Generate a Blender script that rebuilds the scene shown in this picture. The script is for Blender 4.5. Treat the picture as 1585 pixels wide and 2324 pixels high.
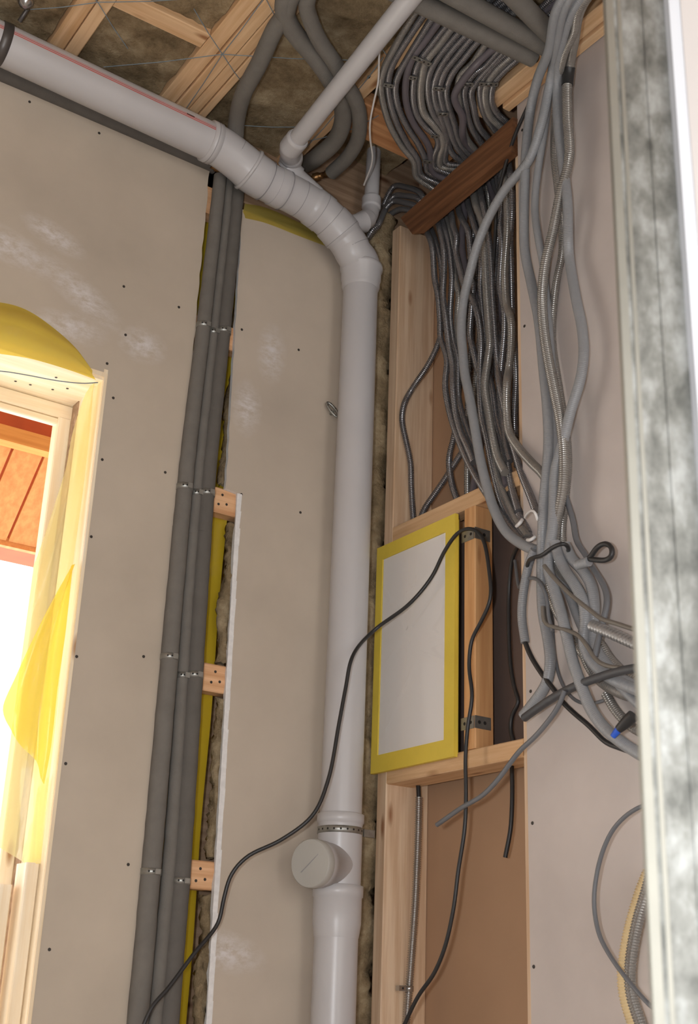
import bpy, math, random
from mathutils import Vector, Matrix
random.seed(7)
for o in list(bpy.data.objects): bpy.data.objects.remove(o)
scene = bpy.context.scene
COL = scene.collection

# ------------------------------------------------------------------ camera
YAW, PIT, ROL = math.radians(33.235), math.radians(21.378), math.radians(2.211)
fw = Vector((math.sin(YAW)*math.cos(PIT), math.cos(YAW)*math.cos(PIT), math.sin(PIT)))
r0 = Vector((math.cos(YAW), -math.sin(YAW), 0)); u0 = r0.cross(fw)
CR = r0*math.cos(ROL) + u0*math.sin(ROL); CU = -r0*math.sin(ROL) + u0*math.cos(ROL)
CAM = Vector((-2.0201, -2.9242, 1.5))
cd = bpy.data.cameras.new('camera'); cam = bpy.data.objects.new('camera', cd); COL.objects.link(cam)
cam.matrix_world = Matrix(((CR.x, CU.x, -fw.x, CAM.x), (CR.y, CU.y, -fw.y, CAM.y), (CR.z, CU.z, -fw.z, CAM.z), (0, 0, 0, 1)))
cd.sensor_fit = 'VERTICAL'; cd.sensor_height = 23.6; cd.sensor_width = 16.1
cd.lens = 2873.4/2324*23.6; cd.clip_start = .02
cd.dof.use_dof = True; cd.dof.focus_distance = 3.5; cd.dof.aperture_fstop = 5.0
scene.camera = cam

# ------------------------------------------------------------------ light
w = bpy.data.worlds.new('overcast_sky'); scene.world = w; w.use_nodes = True
bg = w.node_tree.nodes['Background']; bg.inputs[0].default_value = (1, .965, .93, 1); bg.inputs[1].default_value = 3.3
fl = bpy.data.lights.new('camera_flash', 'AREA'); fl.energy = 28; fl.size = .07; fl.color = (.93, .96, 1)
flo = bpy.data.objects.new('camera_flash', fl); COL.objects.link(flo)
flo.matrix_world = cam.matrix_world.copy(); flo.location = CAM - CR*.17 + CU*.05
scene.view_settings.view_transform = 'Standard'; scene.view_settings.look = 'None'
scene.view_settings.gamma = 1; scene.view_settings.use_curve_mapping = False
scene.view_settings.exposure = 0.0

PATHS = {
'ceil': [
  [(-0.5589,-1.6121,3.955),(-0.5182,-1.2121,3.955),(-0.4927,-0.9621,3.955),(-0.4774,-0.8121,3.955),(-0.4625,-0.7404,3.955),(-0.4393,-0.6475,3.955),(-0.4173,-0.5735,3.955),(-0.3862,-0.5111,3.955),(-0.3315,-0.4451,3.955),(-0.2527,-0.3731,3.955),(-0.1689,-0.3179,3.955),(-0.0963,-0.2803,3.955),(-0.0443,-0.2239,3.955),(0.054,-0.2106,3.943),(0.06,-0.2404,3.8406),(0.0586,-0.2599,3.786),(0.0571,-0.2837,3.6815),(0.0557,-0.2966,3.5849),(0.0543,-0.3171,3.5159),(0.0529,-0.3133,3.4594),(0.0514,-0.3156,3.3951),(0.05,-0.3358,3.2932),(0.03,-0.4233,3.0777),(0.0214,-0.4628,3.0292),(0.0129,-0.5049,2.9655),(0.0043,-0.532,2.8915),(-0.0043,-0.5586,2.8196),(-0.0129,-0.6044,2.7364),(-0.0214,-0.649,2.67),(-0.03,-0.7016,2.6077)],
  [(-0.5292,-1.6082,3.955),(-0.4908,-1.2082,3.955),(-0.4668,-0.9582,3.955),(-0.4524,-0.8082,3.955),(-0.4408,-0.7486,3.955),(-0.4207,-0.6531,3.955),(-0.4023,-0.5845,3.955),(-0.3698,-0.5233,3.955),(-0.3244,-0.4684,3.955),(-0.2586,-0.4067,3.955),(-0.1662,-0.3399,3.955),(-0.0909,-0.2947,3.955),(-0.0368,-0.2403,3.955),(0.045,-0.2474,3.943),(0.045,-0.2893,3.8167),(0.0435,-0.3,3.7673),(0.042,-0.321,3.71),(0.0405,-0.317,3.6726),(0.039,-0.3315,3.62),(0.0375,-0.3498,3.5633),(0.036,-0.3678,3.5135),(0.0345,-0.4088,3.4476),(0.033,-0.4372,3.3669),(0.0315,-0.45,3.2787),(0.03,-0.448,3.2253),(0.0214,-0.4559,3.1407),(0.0129,-0.4733,3.0432),(0.0043,-0.5046,2.9632),(-0.0043,-0.5419,2.8493),(-0.0129,-0.5879,2.7369),(-0.0214,-0.6456,2.6596),(-0.03,-0.6982,2.5976)],
  [(-0.5113,-1.6092,3.955),(-0.4684,-1.2092,3.955),(-0.4416,-0.9592,3.955),(-0.4255,-0.8092,3.955),(-0.4074,-0.7266,3.955),(-0.3865,-0.6377,3.955),(-0.3694,-0.5751,3.955),(-0.3451,-0.5241,3.955),(-0.2878,-0.4593,3.955),(-0.2127,-0.4028,3.955),(-0.1329,-0.3547,3.955),(-0.0723,-0.3086,3.955),(-0.0304,-0.2665,3.955),(0.054,-0.275,3.943),(0.06,-0.3121,3.8134),(0.0587,-0.3344,3.767),(0.0575,-0.3564,3.7244),(0.0562,-0.3722,3.6177),(0.055,-0.3836,3.5128),(0.0537,-0.3774,3.4298),(0.0525,-0.3733,3.3472),(0.0513,-0.3883,3.2986),(0.05,-0.4125,3.2199),(0.04,-0.4555,3.1468),(0.03,-0.5099,3.0395),(0.02,-0.5487,2.9517),(0.01,-0.5795,2.8525),(0,-0.6099,2.7801),(-0.01,-0.6398,2.7099),(-0.02,-0.6753,2.6399)],
  [(-0.473,-1.6101,3.955),(-0.4384,-1.2101,3.955),(-0.4168,-0.9601,3.955),(-0.4038,-0.8101,3.955),(-0.3888,-0.7245,3.955),(-0.3774,-0.6525,3.955),(-0.3505,-0.589,3.955),(-0.3053,-0.5183,3.955),(-0.2556,-0.4648,3.955),(-0.1927,-0.4177,3.955),(-0.1311,-0.3859,3.955),(-0.0918,-0.3553,3.955),(-0.0497,-0.3046,3.955),(-0.0105,-0.2707,3.955),(0.062,-0.2831,3.943),(0.08,-0.3119,3.828),(0.0783,-0.302,3.756),(0.0767,-0.3065,3.6773),(0.075,-0.3332,3.5859),(0.0733,-0.369,3.4979),(0.0717,-0.3981,3.4266),(0.07,-0.4075,3.338),(0.06,-0.4318,3.2027),(0.045,-0.4565,3.0955),(0.03,-0.5094,2.994),(0.015,-0.5503,2.8881),(0,-0.5902,2.7865)],
  [(-0.4338,-1.6098,3.955),(-0.4061,-1.2098,3.955),(-0.3887,-0.9598,3.955),(-0.3783,-0.8098,3.955),(-0.3664,-0.7251,3.955),(-0.3525,-0.6462,3.955),(-0.3223,-0.5843,3.955),(-0.2787,-0.5203,3.955),(-0.227,-0.4675,3.955),(-0.1688,-0.4355,3.955),(-0.1144,-0.4179,3.955),(-0.0861,-0.3896,3.955),(-0.0659,-0.3442,3.955),(-0.0291,-0.2991,3.955),(0.058,-0.3088,3.943),(0.07,-0.3489,3.8094),(0.0686,-0.377,3.7268),(0.0671,-0.3965,3.6771),(0.0657,-0.4097,3.5905),(0.0643,-0.4073,3.5047),(0.0629,-0.4164,3.4206),(0.0614,-0.4291,3.3254),(0.06,-0.4304,3.2426),(0.04,-0.4845,3.1351),(0.025,-0.5226,3.0129),(0.01,-0.5702,2.9164),(-0.005,-0.6157,2.777),(-0.02,-0.6573,2.6906)],
  [(-0.4241,-1.6142,3.955),(-0.393,-1.2142,3.955),(-0.3736,-0.9642,3.955),(-0.362,-0.8142,3.955),(-0.3476,-0.7231,3.955),(-0.3376,-0.6572,3.955),(-0.3018,-0.5908,3.955),(-0.2613,-0.5331,3.955),(-0.2094,-0.4806,3.955),(-0.1536,-0.4563,3.955),(-0.1072,-0.4331,3.955),(-0.074,-0.3987,3.955),(-0.0473,-0.3478,3.955),(-0.0125,-0.3116,3.955),(0.05,-0.3515,3.943),(0.05,-0.4056,3.7815),(0.0463,-0.4376,3.7086),(0.0425,-0.4515,3.6468),(0.0387,-0.4584,3.5839),(0.035,-0.4662,3.4931),(0.0312,-0.477,3.4029),(0.0275,-0.4883,3.3144),(0.0238,-0.4968,3.2556),(0.02,-0.4911,3.2037),(0.002,-0.4993,3.1171),(-0.006,-0.5244,3.0281),(-0.014,-0.5507,2.9411),(-0.022,-0.58,2.8676),(-0.03,-0.6188,2.8081)],
  [(-0.3837,-1.6102,3.955),(-0.3598,-1.2102,3.955),(-0.3449,-0.9602,3.955),(-0.336,-0.8102,3.955),(-0.3247,-0.7158,3.955),(-0.3104,-0.6523,3.955),(-0.2867,-0.602,3.955),(-0.2332,-0.536,3.955),(-0.1812,-0.4922,3.955),(-0.129,-0.4651,3.955),(-0.0834,-0.4312,3.955),(-0.0522,-0.3849,3.955),(-0.0104,-0.3341,3.955),(0.05,-0.3755,3.943),(0.05,-0.4372,3.7698),(0.0486,-0.4579,3.675),(0.0471,-0.4706,3.6096),(0.0457,-0.4792,3.5189),(0.0443,-0.484,3.432),(0.0429,-0.4923,3.3451),(0.0414,-0.5005,3.2599),(0.04,-0.5105,3.1889),(0.0214,-0.5385,3.1203),(0.0129,-0.5651,3.0433),(0.0043,-0.5976,2.9416),(-0.0043,-0.6297,2.872),(-0.0129,-0.6641,2.7941),(-0.0214,-0.7039,2.7212),(-0.03,-0.7339,2.6669)],
  [(-0.3502,-1.6111,3.955),(-0.332,-1.2111,3.955),(-0.3206,-0.9611,3.955),(-0.3137,-0.8111,3.955),(-0.3062,-0.7294,3.955),(-0.2872,-0.6527,3.955),(-0.2564,-0.5898,3.955),(-0.2145,-0.5409,3.955),(-0.1609,-0.498,3.955),(-0.102,-0.4467,3.955),(-0.0266,-0.3837,3.955),(0.062,-0.365,3.943),(0.08,-0.3703,3.8117),(0.08,-0.3995,3.7096),(0.08,-0.4154,3.5833),(0.08,-0.4226,3.4288),(0.08,-0.4296,3.2793),(0.08,-0.4325,3.1361),(0.06,-0.4518,3.0397),(0.0333,-0.5251,2.899),(0.0067,-0.6072,2.738),(-0.02,-0.6941,2.6093)],
  [(-0.3527,-1.6093,3.955),(-0.3238,-1.2093,3.955),(-0.3058,-0.9593,3.955),(-0.2949,-0.8093,3.955),(-0.2834,-0.73,3.955),(-0.2722,-0.6638,3.955),(-0.2387,-0.5941,3.955),(-0.1779,-0.5317,3.955),(-0.1131,-0.4769,3.955),(-0.0435,-0.4214,3.955),(0.074,-0.3694,3.943),(0.11,-0.3511,3.8677),(0.1075,-0.3217,3.753),(0.105,-0.2971,3.5899),(0.1025,-0.2796,3.412),(0.1,-0.2626,3.2389),(0.1,-0.2524,3.1369),(0.096,-0.2441,3.0788),(0.092,-0.2287,3.021),(0.088,-0.2457,2.9344),(0.084,-0.2862,2.8451),(0.08,-0.299,2.7994)],
  [(-0.3323,-1.6102,3.955),(-0.3024,-1.2102,3.955),(-0.2836,-0.9602,3.955),(-0.2724,-0.8102,3.955),(-0.2604,-0.7306,3.955),(-0.2488,-0.6642,3.955),(-0.2191,-0.5999,3.955),(-0.1688,-0.5476,3.955),(-0.1098,-0.4983,3.955),(-0.0364,-0.4367,3.955),(0.078,-0.391,3.943),(0.12,-0.3605,3.8748),(0.12,-0.3386,3.7329),(0.12,-0.3128,3.5566),(0.12,-0.2961,3.3503),(0.12,-0.2798,3.1651),(0.11,-0.2874,3.0457),(0.104,-0.2659,3.0195),(0.098,-0.2169,2.9731),(0.092,-0.1694,2.931),(0.086,-0.1172,2.8872),(0.08,-0.1095,2.8561)],
  [(-0.3377,-1.6086,3.955),(-0.2927,-1.2086,3.955),(-0.2646,-0.9586,3.955),(-0.2477,-0.8086,3.955),(-0.2293,-0.7288,3.955),(-0.2257,-0.6727,3.955),(-0.1934,-0.6188,3.955),(-0.1435,-0.5663,3.955),(-0.0948,-0.519,3.955),(-0.0441,-0.4703,3.955),(0.076,-0.4133,3.943),(0.115,-0.3836,3.8759),(0.115,-0.3825,3.7076),(0.115,-0.3564,3.4725),(0.115,-0.327,3.2615),(0.115,-0.3025,3.0833),(0.11,-0.2951,3.0163),(0.1033,-0.2997,2.9601),(0.0967,-0.309,2.8515),(0.09,-0.3184,2.8087)],
  [(-0.149,-1.6083,3.955),(-0.185,-1.2083,3.955),(-0.2074,-0.9583,3.955),(-0.2209,-0.8083,3.955),(-0.2304,-0.7591,3.939),(-0.2219,-0.6904,3.939),(-0.1997,-0.6116,3.939),(-0.1714,-0.5836,3.939),(-0.1214,-0.5522,3.939),(-0.0747,-0.4925,3.939),(-0.0152,-0.4426,3.955),(0.07,-0.4234,3.943),(0.1,-0.41,3.8786),(0.102,-0.4479,3.7459),(0.104,-0.4644,3.6288),(0.106,-0.444,3.4579),(0.108,-0.4201,3.2928),(0.11,-0.3688,3.0996),(0.11,-0.3407,2.9741),(0.1067,-0.3267,2.9129),(0.1033,-0.3225,2.8618),(0.1,-0.3248,2.8093)],
  [(-0.2546,-1.6051,3.955),(-0.229,-1.2051,3.955),(-0.213,-0.9551,3.955),(-0.2034,-0.8051,3.955),(-0.1947,-0.7377,3.955),(-0.1999,-0.7003,3.955),(-0.1814,-0.6365,3.955),(-0.1291,-0.577,3.955),(-0.0606,-0.5159,3.955),(0.066,-0.4506,3.943),(0.09,-0.4345,3.8843),(0.0875,-0.4813,3.7528),(0.085,-0.4586,3.6244),(0.0825,-0.4515,3.4162),(0.08,-0.483,3.1857),(0.06,-0.5007,3.0214),(0.0333,-0.5518,2.8639),(0.0067,-0.6193,2.7343),(-0.02,-0.7021,2.6011)],
  [(-0.2292,-1.6083,3.955),(-0.2087,-1.2083,3.955),(-0.1959,-0.9583,3.955),(-0.1882,-0.8083,3.955),(-0.1811,-0.7394,3.955),(-0.1762,-0.7008,3.955),(-0.1613,-0.6426,3.955),(-0.1116,-0.59,3.955),(-0.0416,-0.5301,3.955),(0.062,-0.4877,3.943),(0.08,-0.467,3.8689),(0.08,-0.5057,3.7204),(0.08,-0.5075,3.5666),(0.08,-0.4973,3.3938),(0.08,-0.5023,3.2057),(0.06,-0.5235,3.0533),(0.0333,-0.5345,2.9218),(0.0067,-0.6126,2.7487),(-0.02,-0.6944,2.6209)],
  [(-0.1962,-1.6112,3.955),(-0.1875,-1.2112,3.955),(-0.182,-0.9612,3.955),(-0.1787,-0.8112,3.955),(-0.1761,-0.7515,3.955),(-0.1578,-0.68,3.955),(-0.108,-0.6198,3.955),(-0.0548,-0.5769,3.955),(-0.0009,-0.5508,3.955),(0.054,-0.53,3.943),(0.06,-0.5047,3.8538),(0.06,-0.5136,3.7542),(0.05,-0.515,3.6592),(0.05,-0.5226,3.5777),(0.05,-0.515,3.5026),(0.05,-0.5142,3.4334),(0.05,-0.5281,3.3773),(0.05,-0.5307,3.303),(0.04,-0.5202,3.1207),(0.03,-0.5379,3.0338),(0.02,-0.5592,2.9652),(0.01,-0.577,2.914),(0,-0.6045,2.8532)],
  [(-0.1812,-1.6119,3.955),(-0.1712,-1.2119,3.955),(-0.165,-0.9619,3.955),(-0.1612,-0.8119,3.955),(-0.1581,-0.748,3.955),(-0.1416,-0.6834,3.955),(-0.0984,-0.627,3.955),(-0.043,-0.5856,3.955),(0.04,-0.5607,3.943),(0.04,-0.5422,3.851),(0.0375,-0.5594,3.734),(0.035,-0.5644,3.6088),(0.0325,-0.5538,3.4655),(0.03,-0.5628,3.3593),(0.02,-0.5921,3.2912),(0.02,-0.5919,3.2127),(0.02,-0.581,3.1399),(-0.0071,-0.6045,3.0843),(-0.0143,-0.6098,2.9929),(-0.0214,-0.6271,2.9233),(-0.0286,-0.6736,2.8568),(-0.0357,-0.7281,2.7963),(-0.0429,-0.775,2.749),(-0.05,-0.8028,2.7089)],
  [(-0.1464,-1.6114,3.955),(-0.1431,-1.2114,3.955),(-0.141,-0.9614,3.955),(-0.1397,-0.8114,3.955),(-0.1387,-0.7539,3.955),(-0.1283,-0.7019,3.955),(-0.0833,-0.6381,3.955),(-0.037,-0.6086,3.955),(0.04,-0.5891,3.943),(0.04,-0.5682,3.8543),(0.04,-0.5803,3.7538),(0.04,-0.5783,3.6333),(0.05,-0.5604,3.5918),(0.0533,-0.5584,3.4821),(0.0567,-0.5554,3.3614),(0.06,-0.5561,3.2684),(0.06,-0.5656,3.1452),(0.06,-0.5557,3.0009),(0.06,-0.5658,2.8665)],
],
'corner': [
  [(-0.1067,-0.03,3.7857),(-0.0962,-0.06,3.8221),(-0.02,0.0122,3.9557),(0.0033,-0.0291,4.0506),(0.0117,-0.0843,4.0214),(0.02,-0.1706,3.941),(0.03,-0.1757,3.8291),(0.0286,-0.2144,3.7305),(0.0271,-0.2313,3.6065),(0.0257,-0.2511,3.5371),(0.0243,-0.2648,3.443),(0.0229,-0.2705,3.377),(0.0214,-0.2965,3.3201),(0.02,-0.3067,3.2846),(0.005,-0.3188,3.1909),(0,-0.3457,3.0984),(-0.005,-0.3813,3.0182),(-0.01,-0.4287,2.9284),(-0.015,-0.471,2.8628),(-0.02,-0.5259,2.7878),(-0.025,-0.5754,2.726),(-0.03,-0.6424,2.6449),(-0.035,-0.6915,2.5983)],
  [(-0.1018,-0.03,3.7927),(-0.0895,-0.06,3.8298),(-0.02,0.0021,3.9552),(0.0033,-0.0307,4.0112),(0.0117,-0.0855,3.9859),(0.02,-0.1584,3.93),(0.05,-0.1643,3.8562),(0.05,-0.2121,3.7402),(0.05,-0.237,3.6423),(0.05,-0.2358,3.5238),(0.05,-0.2335,3.4085),(0.05,-0.1775,3.3393),(0.0492,-0.095,3.2868),(0.0189,-0.095,3.2203),(0.0139,-0.095,3.168),(0.0313,-0.095,3.1006),(0.0484,-0.095,3.0392),(0.0533,-0.095,2.9587),(0.0666,-0.095,2.8336),(0.0755,-0.095,2.7936)],
  [(-0.0969,-0.03,3.7996),(-0.0829,-0.06,3.8376),(-0.02,-0.008,3.9548),(0.0033,-0.0248,3.9938),(0.0117,-0.0864,3.9581),(0.02,-0.14,3.918),(0.03,-0.2278,3.832),(0.0271,-0.2582,3.7587),(0.0243,-0.2799,3.6765),(0.0214,-0.2855,3.5922),(0.0186,-0.2853,3.518),(0.0157,-0.3022,3.437),(0.0129,-0.3232,3.3279),(0.01,-0.3453,3.2485),(-0.004,-0.3654,3.1692),(-0.008,-0.3826,3.0818),(-0.012,-0.4125,3.0047),(-0.016,-0.447,2.9454),(-0.02,-0.4789,2.8871)],
  [(-0.0919,-0.03,3.8066),(-0.0762,-0.06,3.8453),(-0.02,-0.018,3.9544),(0.0033,0.0135,3.9553),(0.0117,-0.0543,3.951),(0.02,-0.1018,3.9235),(0.045,-0.2253,3.8458),(0.0443,-0.2658,3.7524),(0.0436,-0.2887,3.6556),(0.0429,-0.2978,3.5795),(0.0421,-0.2931,3.4939),(0.0414,-0.2916,3.4511),(0.0407,-0.3033,3.3742),(0.04,-0.3287,3.2929),(0.03,-0.3477,3.1548),(0.0229,-0.3761,3.0805),(0.0157,-0.4114,3.0132),(0.0086,-0.4494,2.9465),(0.0014,-0.4865,2.8695),(-0.0057,-0.5294,2.7903),(-0.0129,-0.571,2.7187),(-0.02,-0.6116,2.6586)],
],
'hang': [
  [(-0.3436,-1.6273,3.882),(-0.2636,-1.2473,3.872),(-0.2436,-1.1273,3.862),(-0.1798,-1.0221,3.862),(-0.0957,-0.8982,3.8494),(-0.0886,-0.8471,3.7315),(-0.0814,-0.7903,3.6604),(-0.0743,-0.6849,3.6323),(-0.0671,-0.6043,3.5865),(-0.06,-0.5441,3.5274),(-0.049,-0.496,3.4605),(-0.048,-0.4686,3.3917),(-0.047,-0.4565,3.3027),(-0.046,-0.4632,3.2201),(-0.045,-0.4715,3.1487),(-0.045,-0.4897,3.0805),(-0.0471,-0.5174,2.9684),(-0.0493,-0.5408,2.8736),(-0.0514,-0.5671,2.7924),(-0.0536,-0.6057,2.698),(-0.0557,-0.6528,2.6267),(-0.0579,-0.717,2.5748),(-0.06,-0.7672,2.5452)],
  [(-0.3582,-1.6035,3.876),(-0.2782,-1.2235,3.866),(-0.2582,-1.1035,3.856),(-0.172,-0.9754,3.856),(-0.1191,-0.8712,3.856),(-0.0829,-0.8027,3.8241),(-0.0771,-0.7743,3.7051),(-0.0714,-0.7608,3.606),(-0.0657,-0.7488,3.5076),(-0.06,-0.7435,3.4071),(-0.0538,-0.7624,3.2861),(-0.0575,-0.7894,3.172),(-0.0613,-0.808,3.0176),(-0.065,-0.8214,2.9175),(-0.0687,-0.8285,2.8224),(-0.0725,-0.8239,2.7338),(-0.0763,-0.8136,2.6486),(-0.08,-0.8128,2.5838),(-0.05,-0.7729,2.485),(-0.05,-0.7743,2.3935),(-0.05,-0.7898,2.3204),(-0.05,-0.7958,2.2645),(-0.05,-0.7807,2.216),(-0.05,-0.7266,2.1715),(-0.05,-0.6983,2.1532)],
  [(-0.3521,-1.6299,3.87),(-0.2721,-1.2499,3.86),(-0.2521,-1.1299,3.85),(-0.1802,-1.0158,3.85),(-0.0862,-0.8878,3.85),(-0.07,-0.8396,3.723),(-0.0667,-0.806,3.6087),(-0.0633,-0.7897,3.5125),(-0.06,-0.7995,3.4038),(-0.0429,-0.7943,3.3509),(-0.0457,-0.8095,3.2163),(-0.0486,-0.8234,3.0629),(-0.0514,-0.8338,2.9168),(-0.0543,-0.836,2.8014),(-0.0571,-0.8265,2.693),(-0.06,-0.8232,2.5856),(-0.06,-0.8187,2.5137),(-0.06,-0.8255,2.4806),(-0.06,-0.8731,2.4098),(-0.06,-0.8971,2.3549),(-0.06,-0.9173,2.3128),(-0.06,-0.9445,2.2753),(-0.06,-0.9705,2.2284),(-0.06,-1.0061,2.1835),(-0.06,-1.0782,2.1115),(-0.06,-1.1204,2.0759)],
  [(-0.3067,-1.6333,3.882),(-0.2267,-1.2533,3.872),(-0.2067,-1.1333,3.862),(-0.1361,-1.0316,3.862),(-0.0806,-0.9558,3.862),(-0.0757,-0.9406,3.8195),(-0.0743,-0.935,3.7147),(-0.0729,-0.9346,3.5825),(-0.0714,-0.8985,3.5),(-0.07,-0.8616,3.3925),(-0.0744,-0.8378,3.3165),(-0.0739,-0.8218,3.2249),(-0.0733,-0.8245,3.126),(-0.0728,-0.8394,3.0243),(-0.0722,-0.8596,2.9232),(-0.0717,-0.8743,2.8497),(-0.0711,-0.882,2.7583),(-0.0706,-0.8753,2.6737),(-0.07,-0.8454,2.5768),(-0.06,-0.8265,2.5088),(-0.059,-0.8512,2.4656),(-0.058,-0.8907,2.4307),(-0.057,-0.9172,2.3806),(-0.056,-0.9177,2.3322),(-0.055,-0.9107,2.2806),(-0.054,-0.9222,2.239),(-0.053,-0.9546,2.1942),(-0.052,-1.0036,2.1601),(-0.051,-1.0708,2.1312),(-0.05,-1.1139,2.1168)],
  [(-0.323,-1.6293,3.876),(-0.243,-1.2493,3.866),(-0.223,-1.1293,3.856),(-0.1651,-1.0186,3.856),(-0.08,-0.907,3.8401),(-0.075,-0.9003,3.7095),(-0.07,-0.9091,3.5728),(-0.065,-0.9154,3.4673),(-0.06,-0.9085,3.3463),(-0.05,-0.899,3.3197),(-0.0533,-0.9213,3.1847),(-0.0567,-0.9438,3.0779),(-0.06,-0.9498,3.0046),(-0.0633,-0.9389,2.9397),(-0.0667,-0.9045,2.8621),(-0.07,-0.8759,2.7827),(-0.0733,-0.854,2.7234),(-0.0767,-0.8489,2.6375),(-0.08,-0.8479,2.5859),(-0.09,-0.8386,2.4762),(-0.091,-0.8538,2.4329),(-0.092,-0.879,2.3608),(-0.093,-0.8966,2.303),(-0.094,-0.9169,2.233),(-0.095,-0.9406,2.1769),(-0.096,-0.9672,2.1219),(-0.097,-1.0004,2.0795),(-0.098,-1.0428,2.0441),(-0.099,-1.1086,2.0018),(-0.1,-1.1454,1.983)],
  [(-0.313,-1.6304,3.87),(-0.233,-1.2504,3.86),(-0.213,-1.1304,3.85),(-0.1665,-1.0633,3.85),(-0.1325,-0.9897,3.85),(-0.04,-0.8603,3.8353),(-0.0367,-0.8415,3.6824),(-0.0333,-0.8517,3.5168),(-0.03,-0.8551,3.3609),(-0.0308,-0.8264,3.2635),(-0.0317,-0.81,3.1227),(-0.0325,-0.8304,2.9705),(-0.0333,-0.8508,2.8472),(-0.0342,-0.8569,2.7551),(-0.035,-0.8458,2.6708),(-0.045,-0.8427,2.5393),(-0.0444,-0.8933,2.4747),(-0.0437,-0.9274,2.419),(-0.0431,-0.9361,2.3708),(-0.0425,-0.9293,2.3188),(-0.0419,-0.9308,2.2656),(-0.0413,-0.9782,2.2046),(-0.0406,-1.0623,2.1541),(-0.04,-1.1059,2.1367)],
],
'stub': [
  [(-0.07,-0.7712,2.543),(-0.0675,-0.7525,2.5266),(-0.065,-0.7298,2.4759),(-0.0625,-0.7128,2.3977),(-0.06,-0.7208,2.3258)],
],
'stubcable': [
  [(-0.06,-0.7156,2.3371),(-0.0591,-0.7204,2.325),(-0.0582,-0.7387,2.2881),(-0.0573,-0.7758,2.2373),(-0.0564,-0.812,2.196),(-0.0555,-0.8363,2.1655),(-0.0545,-0.8746,2.1307),(-0.0536,-0.9153,2.099),(-0.0527,-0.9413,2.0751),(-0.0518,-0.9635,2.0547),(-0.0509,-1.012,2.0333),(-0.05,-1.0747,2.0082)],
],
'shiny': [
  [(-0.09,-0.9768,2.3045),(-0.0925,-1.0067,2.2896),(-0.095,-1.0524,2.2652),(-0.0975,-1.1093,2.2339),(-0.1,-1.1549,2.2094)],
],
'rib1': [
  [(-0.04,-0.7793,2.4625),(-0.04,-0.7865,2.4379),(-0.04,-0.8121,2.3812),(-0.04,-0.845,2.3351),(-0.04,-0.8733,2.2911),(-0.04,-0.9149,2.2376),(-0.04,-0.9625,2.1949),(-0.04,-1.0091,2.1661),(-0.04,-1.0609,2.1421)],
],
'rib2': [
  [(-0.05,-0.9286,2.3095),(-0.05,-0.9624,2.2681),(-0.05,-0.9852,2.235),(-0.05,-1.0209,2.2001),(-0.05,-1.0721,2.1656)],
],
'rib3': [
  [(-0.04,-0.9607,2.162),(-0.04,-0.9798,2.131),(-0.04,-1.0053,2.1019),(-0.04,-1.0369,2.0749),(-0.04,-1.0684,2.0581)],
],
'thin1': [
  [(-0.1,-0.8292,2.3818),(-0.1011,-0.8331,2.3423),(-0.1022,-0.8662,2.3239),(-0.1033,-0.9114,2.3058),(-0.1044,-0.9481,2.2845),(-0.1056,-0.9763,2.2525),(-0.1067,-1.0035,2.2163),(-0.1078,-1.0444,2.1956),(-0.1089,-1.1105,2.1802),(-0.11,-1.162,2.1749)],
],
'thin2': [
  [(-0.12,-0.8577,2.4701),(-0.12,-0.8744,2.449),(-0.12,-0.9001,2.4205),(-0.12,-0.943,2.3775),(-0.12,-0.995,2.3335),(-0.12,-1.0352,2.301),(-0.12,-1.0782,2.2812),(-0.12,-1.1261,2.2582),(-0.12,-1.1757,2.2376)],
],
'thin3': [
  [(-0.05,-0.8615,2.6619),(-0.05,-0.8844,2.5908),(-0.0562,-0.9007,2.5346),(-0.0625,-0.9352,2.4872),(-0.0688,-0.9653,2.4448),(-0.075,-1.0013,2.3939),(-0.0813,-1.0162,2.3572),(-0.0875,-1.0106,2.3156),(-0.0937,-0.9963,2.2659),(-0.1,-0.9905,2.2302)],
],
'thin4': [
  [(-0.035,-0.7684,2.4149),(-0.035,-0.789,2.3791),(-0.035,-0.7904,2.337),(-0.035,-0.7955,2.2808),(-0.035,-0.8091,2.2294),(-0.035,-0.8376,2.1843),(-0.035,-0.8734,2.1585),(-0.035,-0.9198,2.1494),(-0.035,-0.9621,2.1524)],
],
'dark1': [
  [(-0.12,-1.1772,2.169),(-0.1129,-1.1269,2.1764),(-0.1057,-1.0583,2.1821),(-0.0986,-0.9831,2.1812),(-0.0914,-0.9155,2.1782),(-0.0843,-0.8414,2.1679),(-0.0771,-0.7761,2.1538),(-0.07,-0.7247,2.1419)],
],
'dark2': [
  [(-0.1,-0.8936,2.1718),(-0.1,-0.8723,2.1395),(-0.1,-0.8381,2.1117),(-0.1,-0.7921,2.0827),(-0.1,-0.7414,2.0588),(-0.1,-0.661,2.0008),(-0.1,-0.6068,1.9723),(-0.1,-0.5326,1.9529),(-0.1,-0.4363,1.9208)],
],
'bay1': [
  [(0,-0.6348,2.613),(0.03,-0.5744,2.5945),(0.05,-0.5383,2.5302),(0.0514,-0.5335,2.4155),(0.0529,-0.5371,2.3242),(0.0543,-0.5509,2.2595),(0.0557,-0.563,2.2269),(0.0571,-0.5347,2.1968),(0.0586,-0.5278,2.1589),(0.06,-0.5387,2.1273),(0.06,-0.5301,2.0891),(0.0575,-0.5333,2.031),(0.055,-0.5355,1.99),(0.0525,-0.531,1.9182),(0.05,-0.5133,1.8524)],
],
'bay2': [
  [(0.02,-0.5961,2.5838),(-0.005,-0.6396,2.4934),(-0.03,-0.681,2.4957),(-0.1,-0.8172,2.4462),(-0.1,-0.8425,2.402),(-0.1,-0.8469,2.3553),(-0.1,-0.86,2.3155)],
],
'blackflat': [
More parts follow.
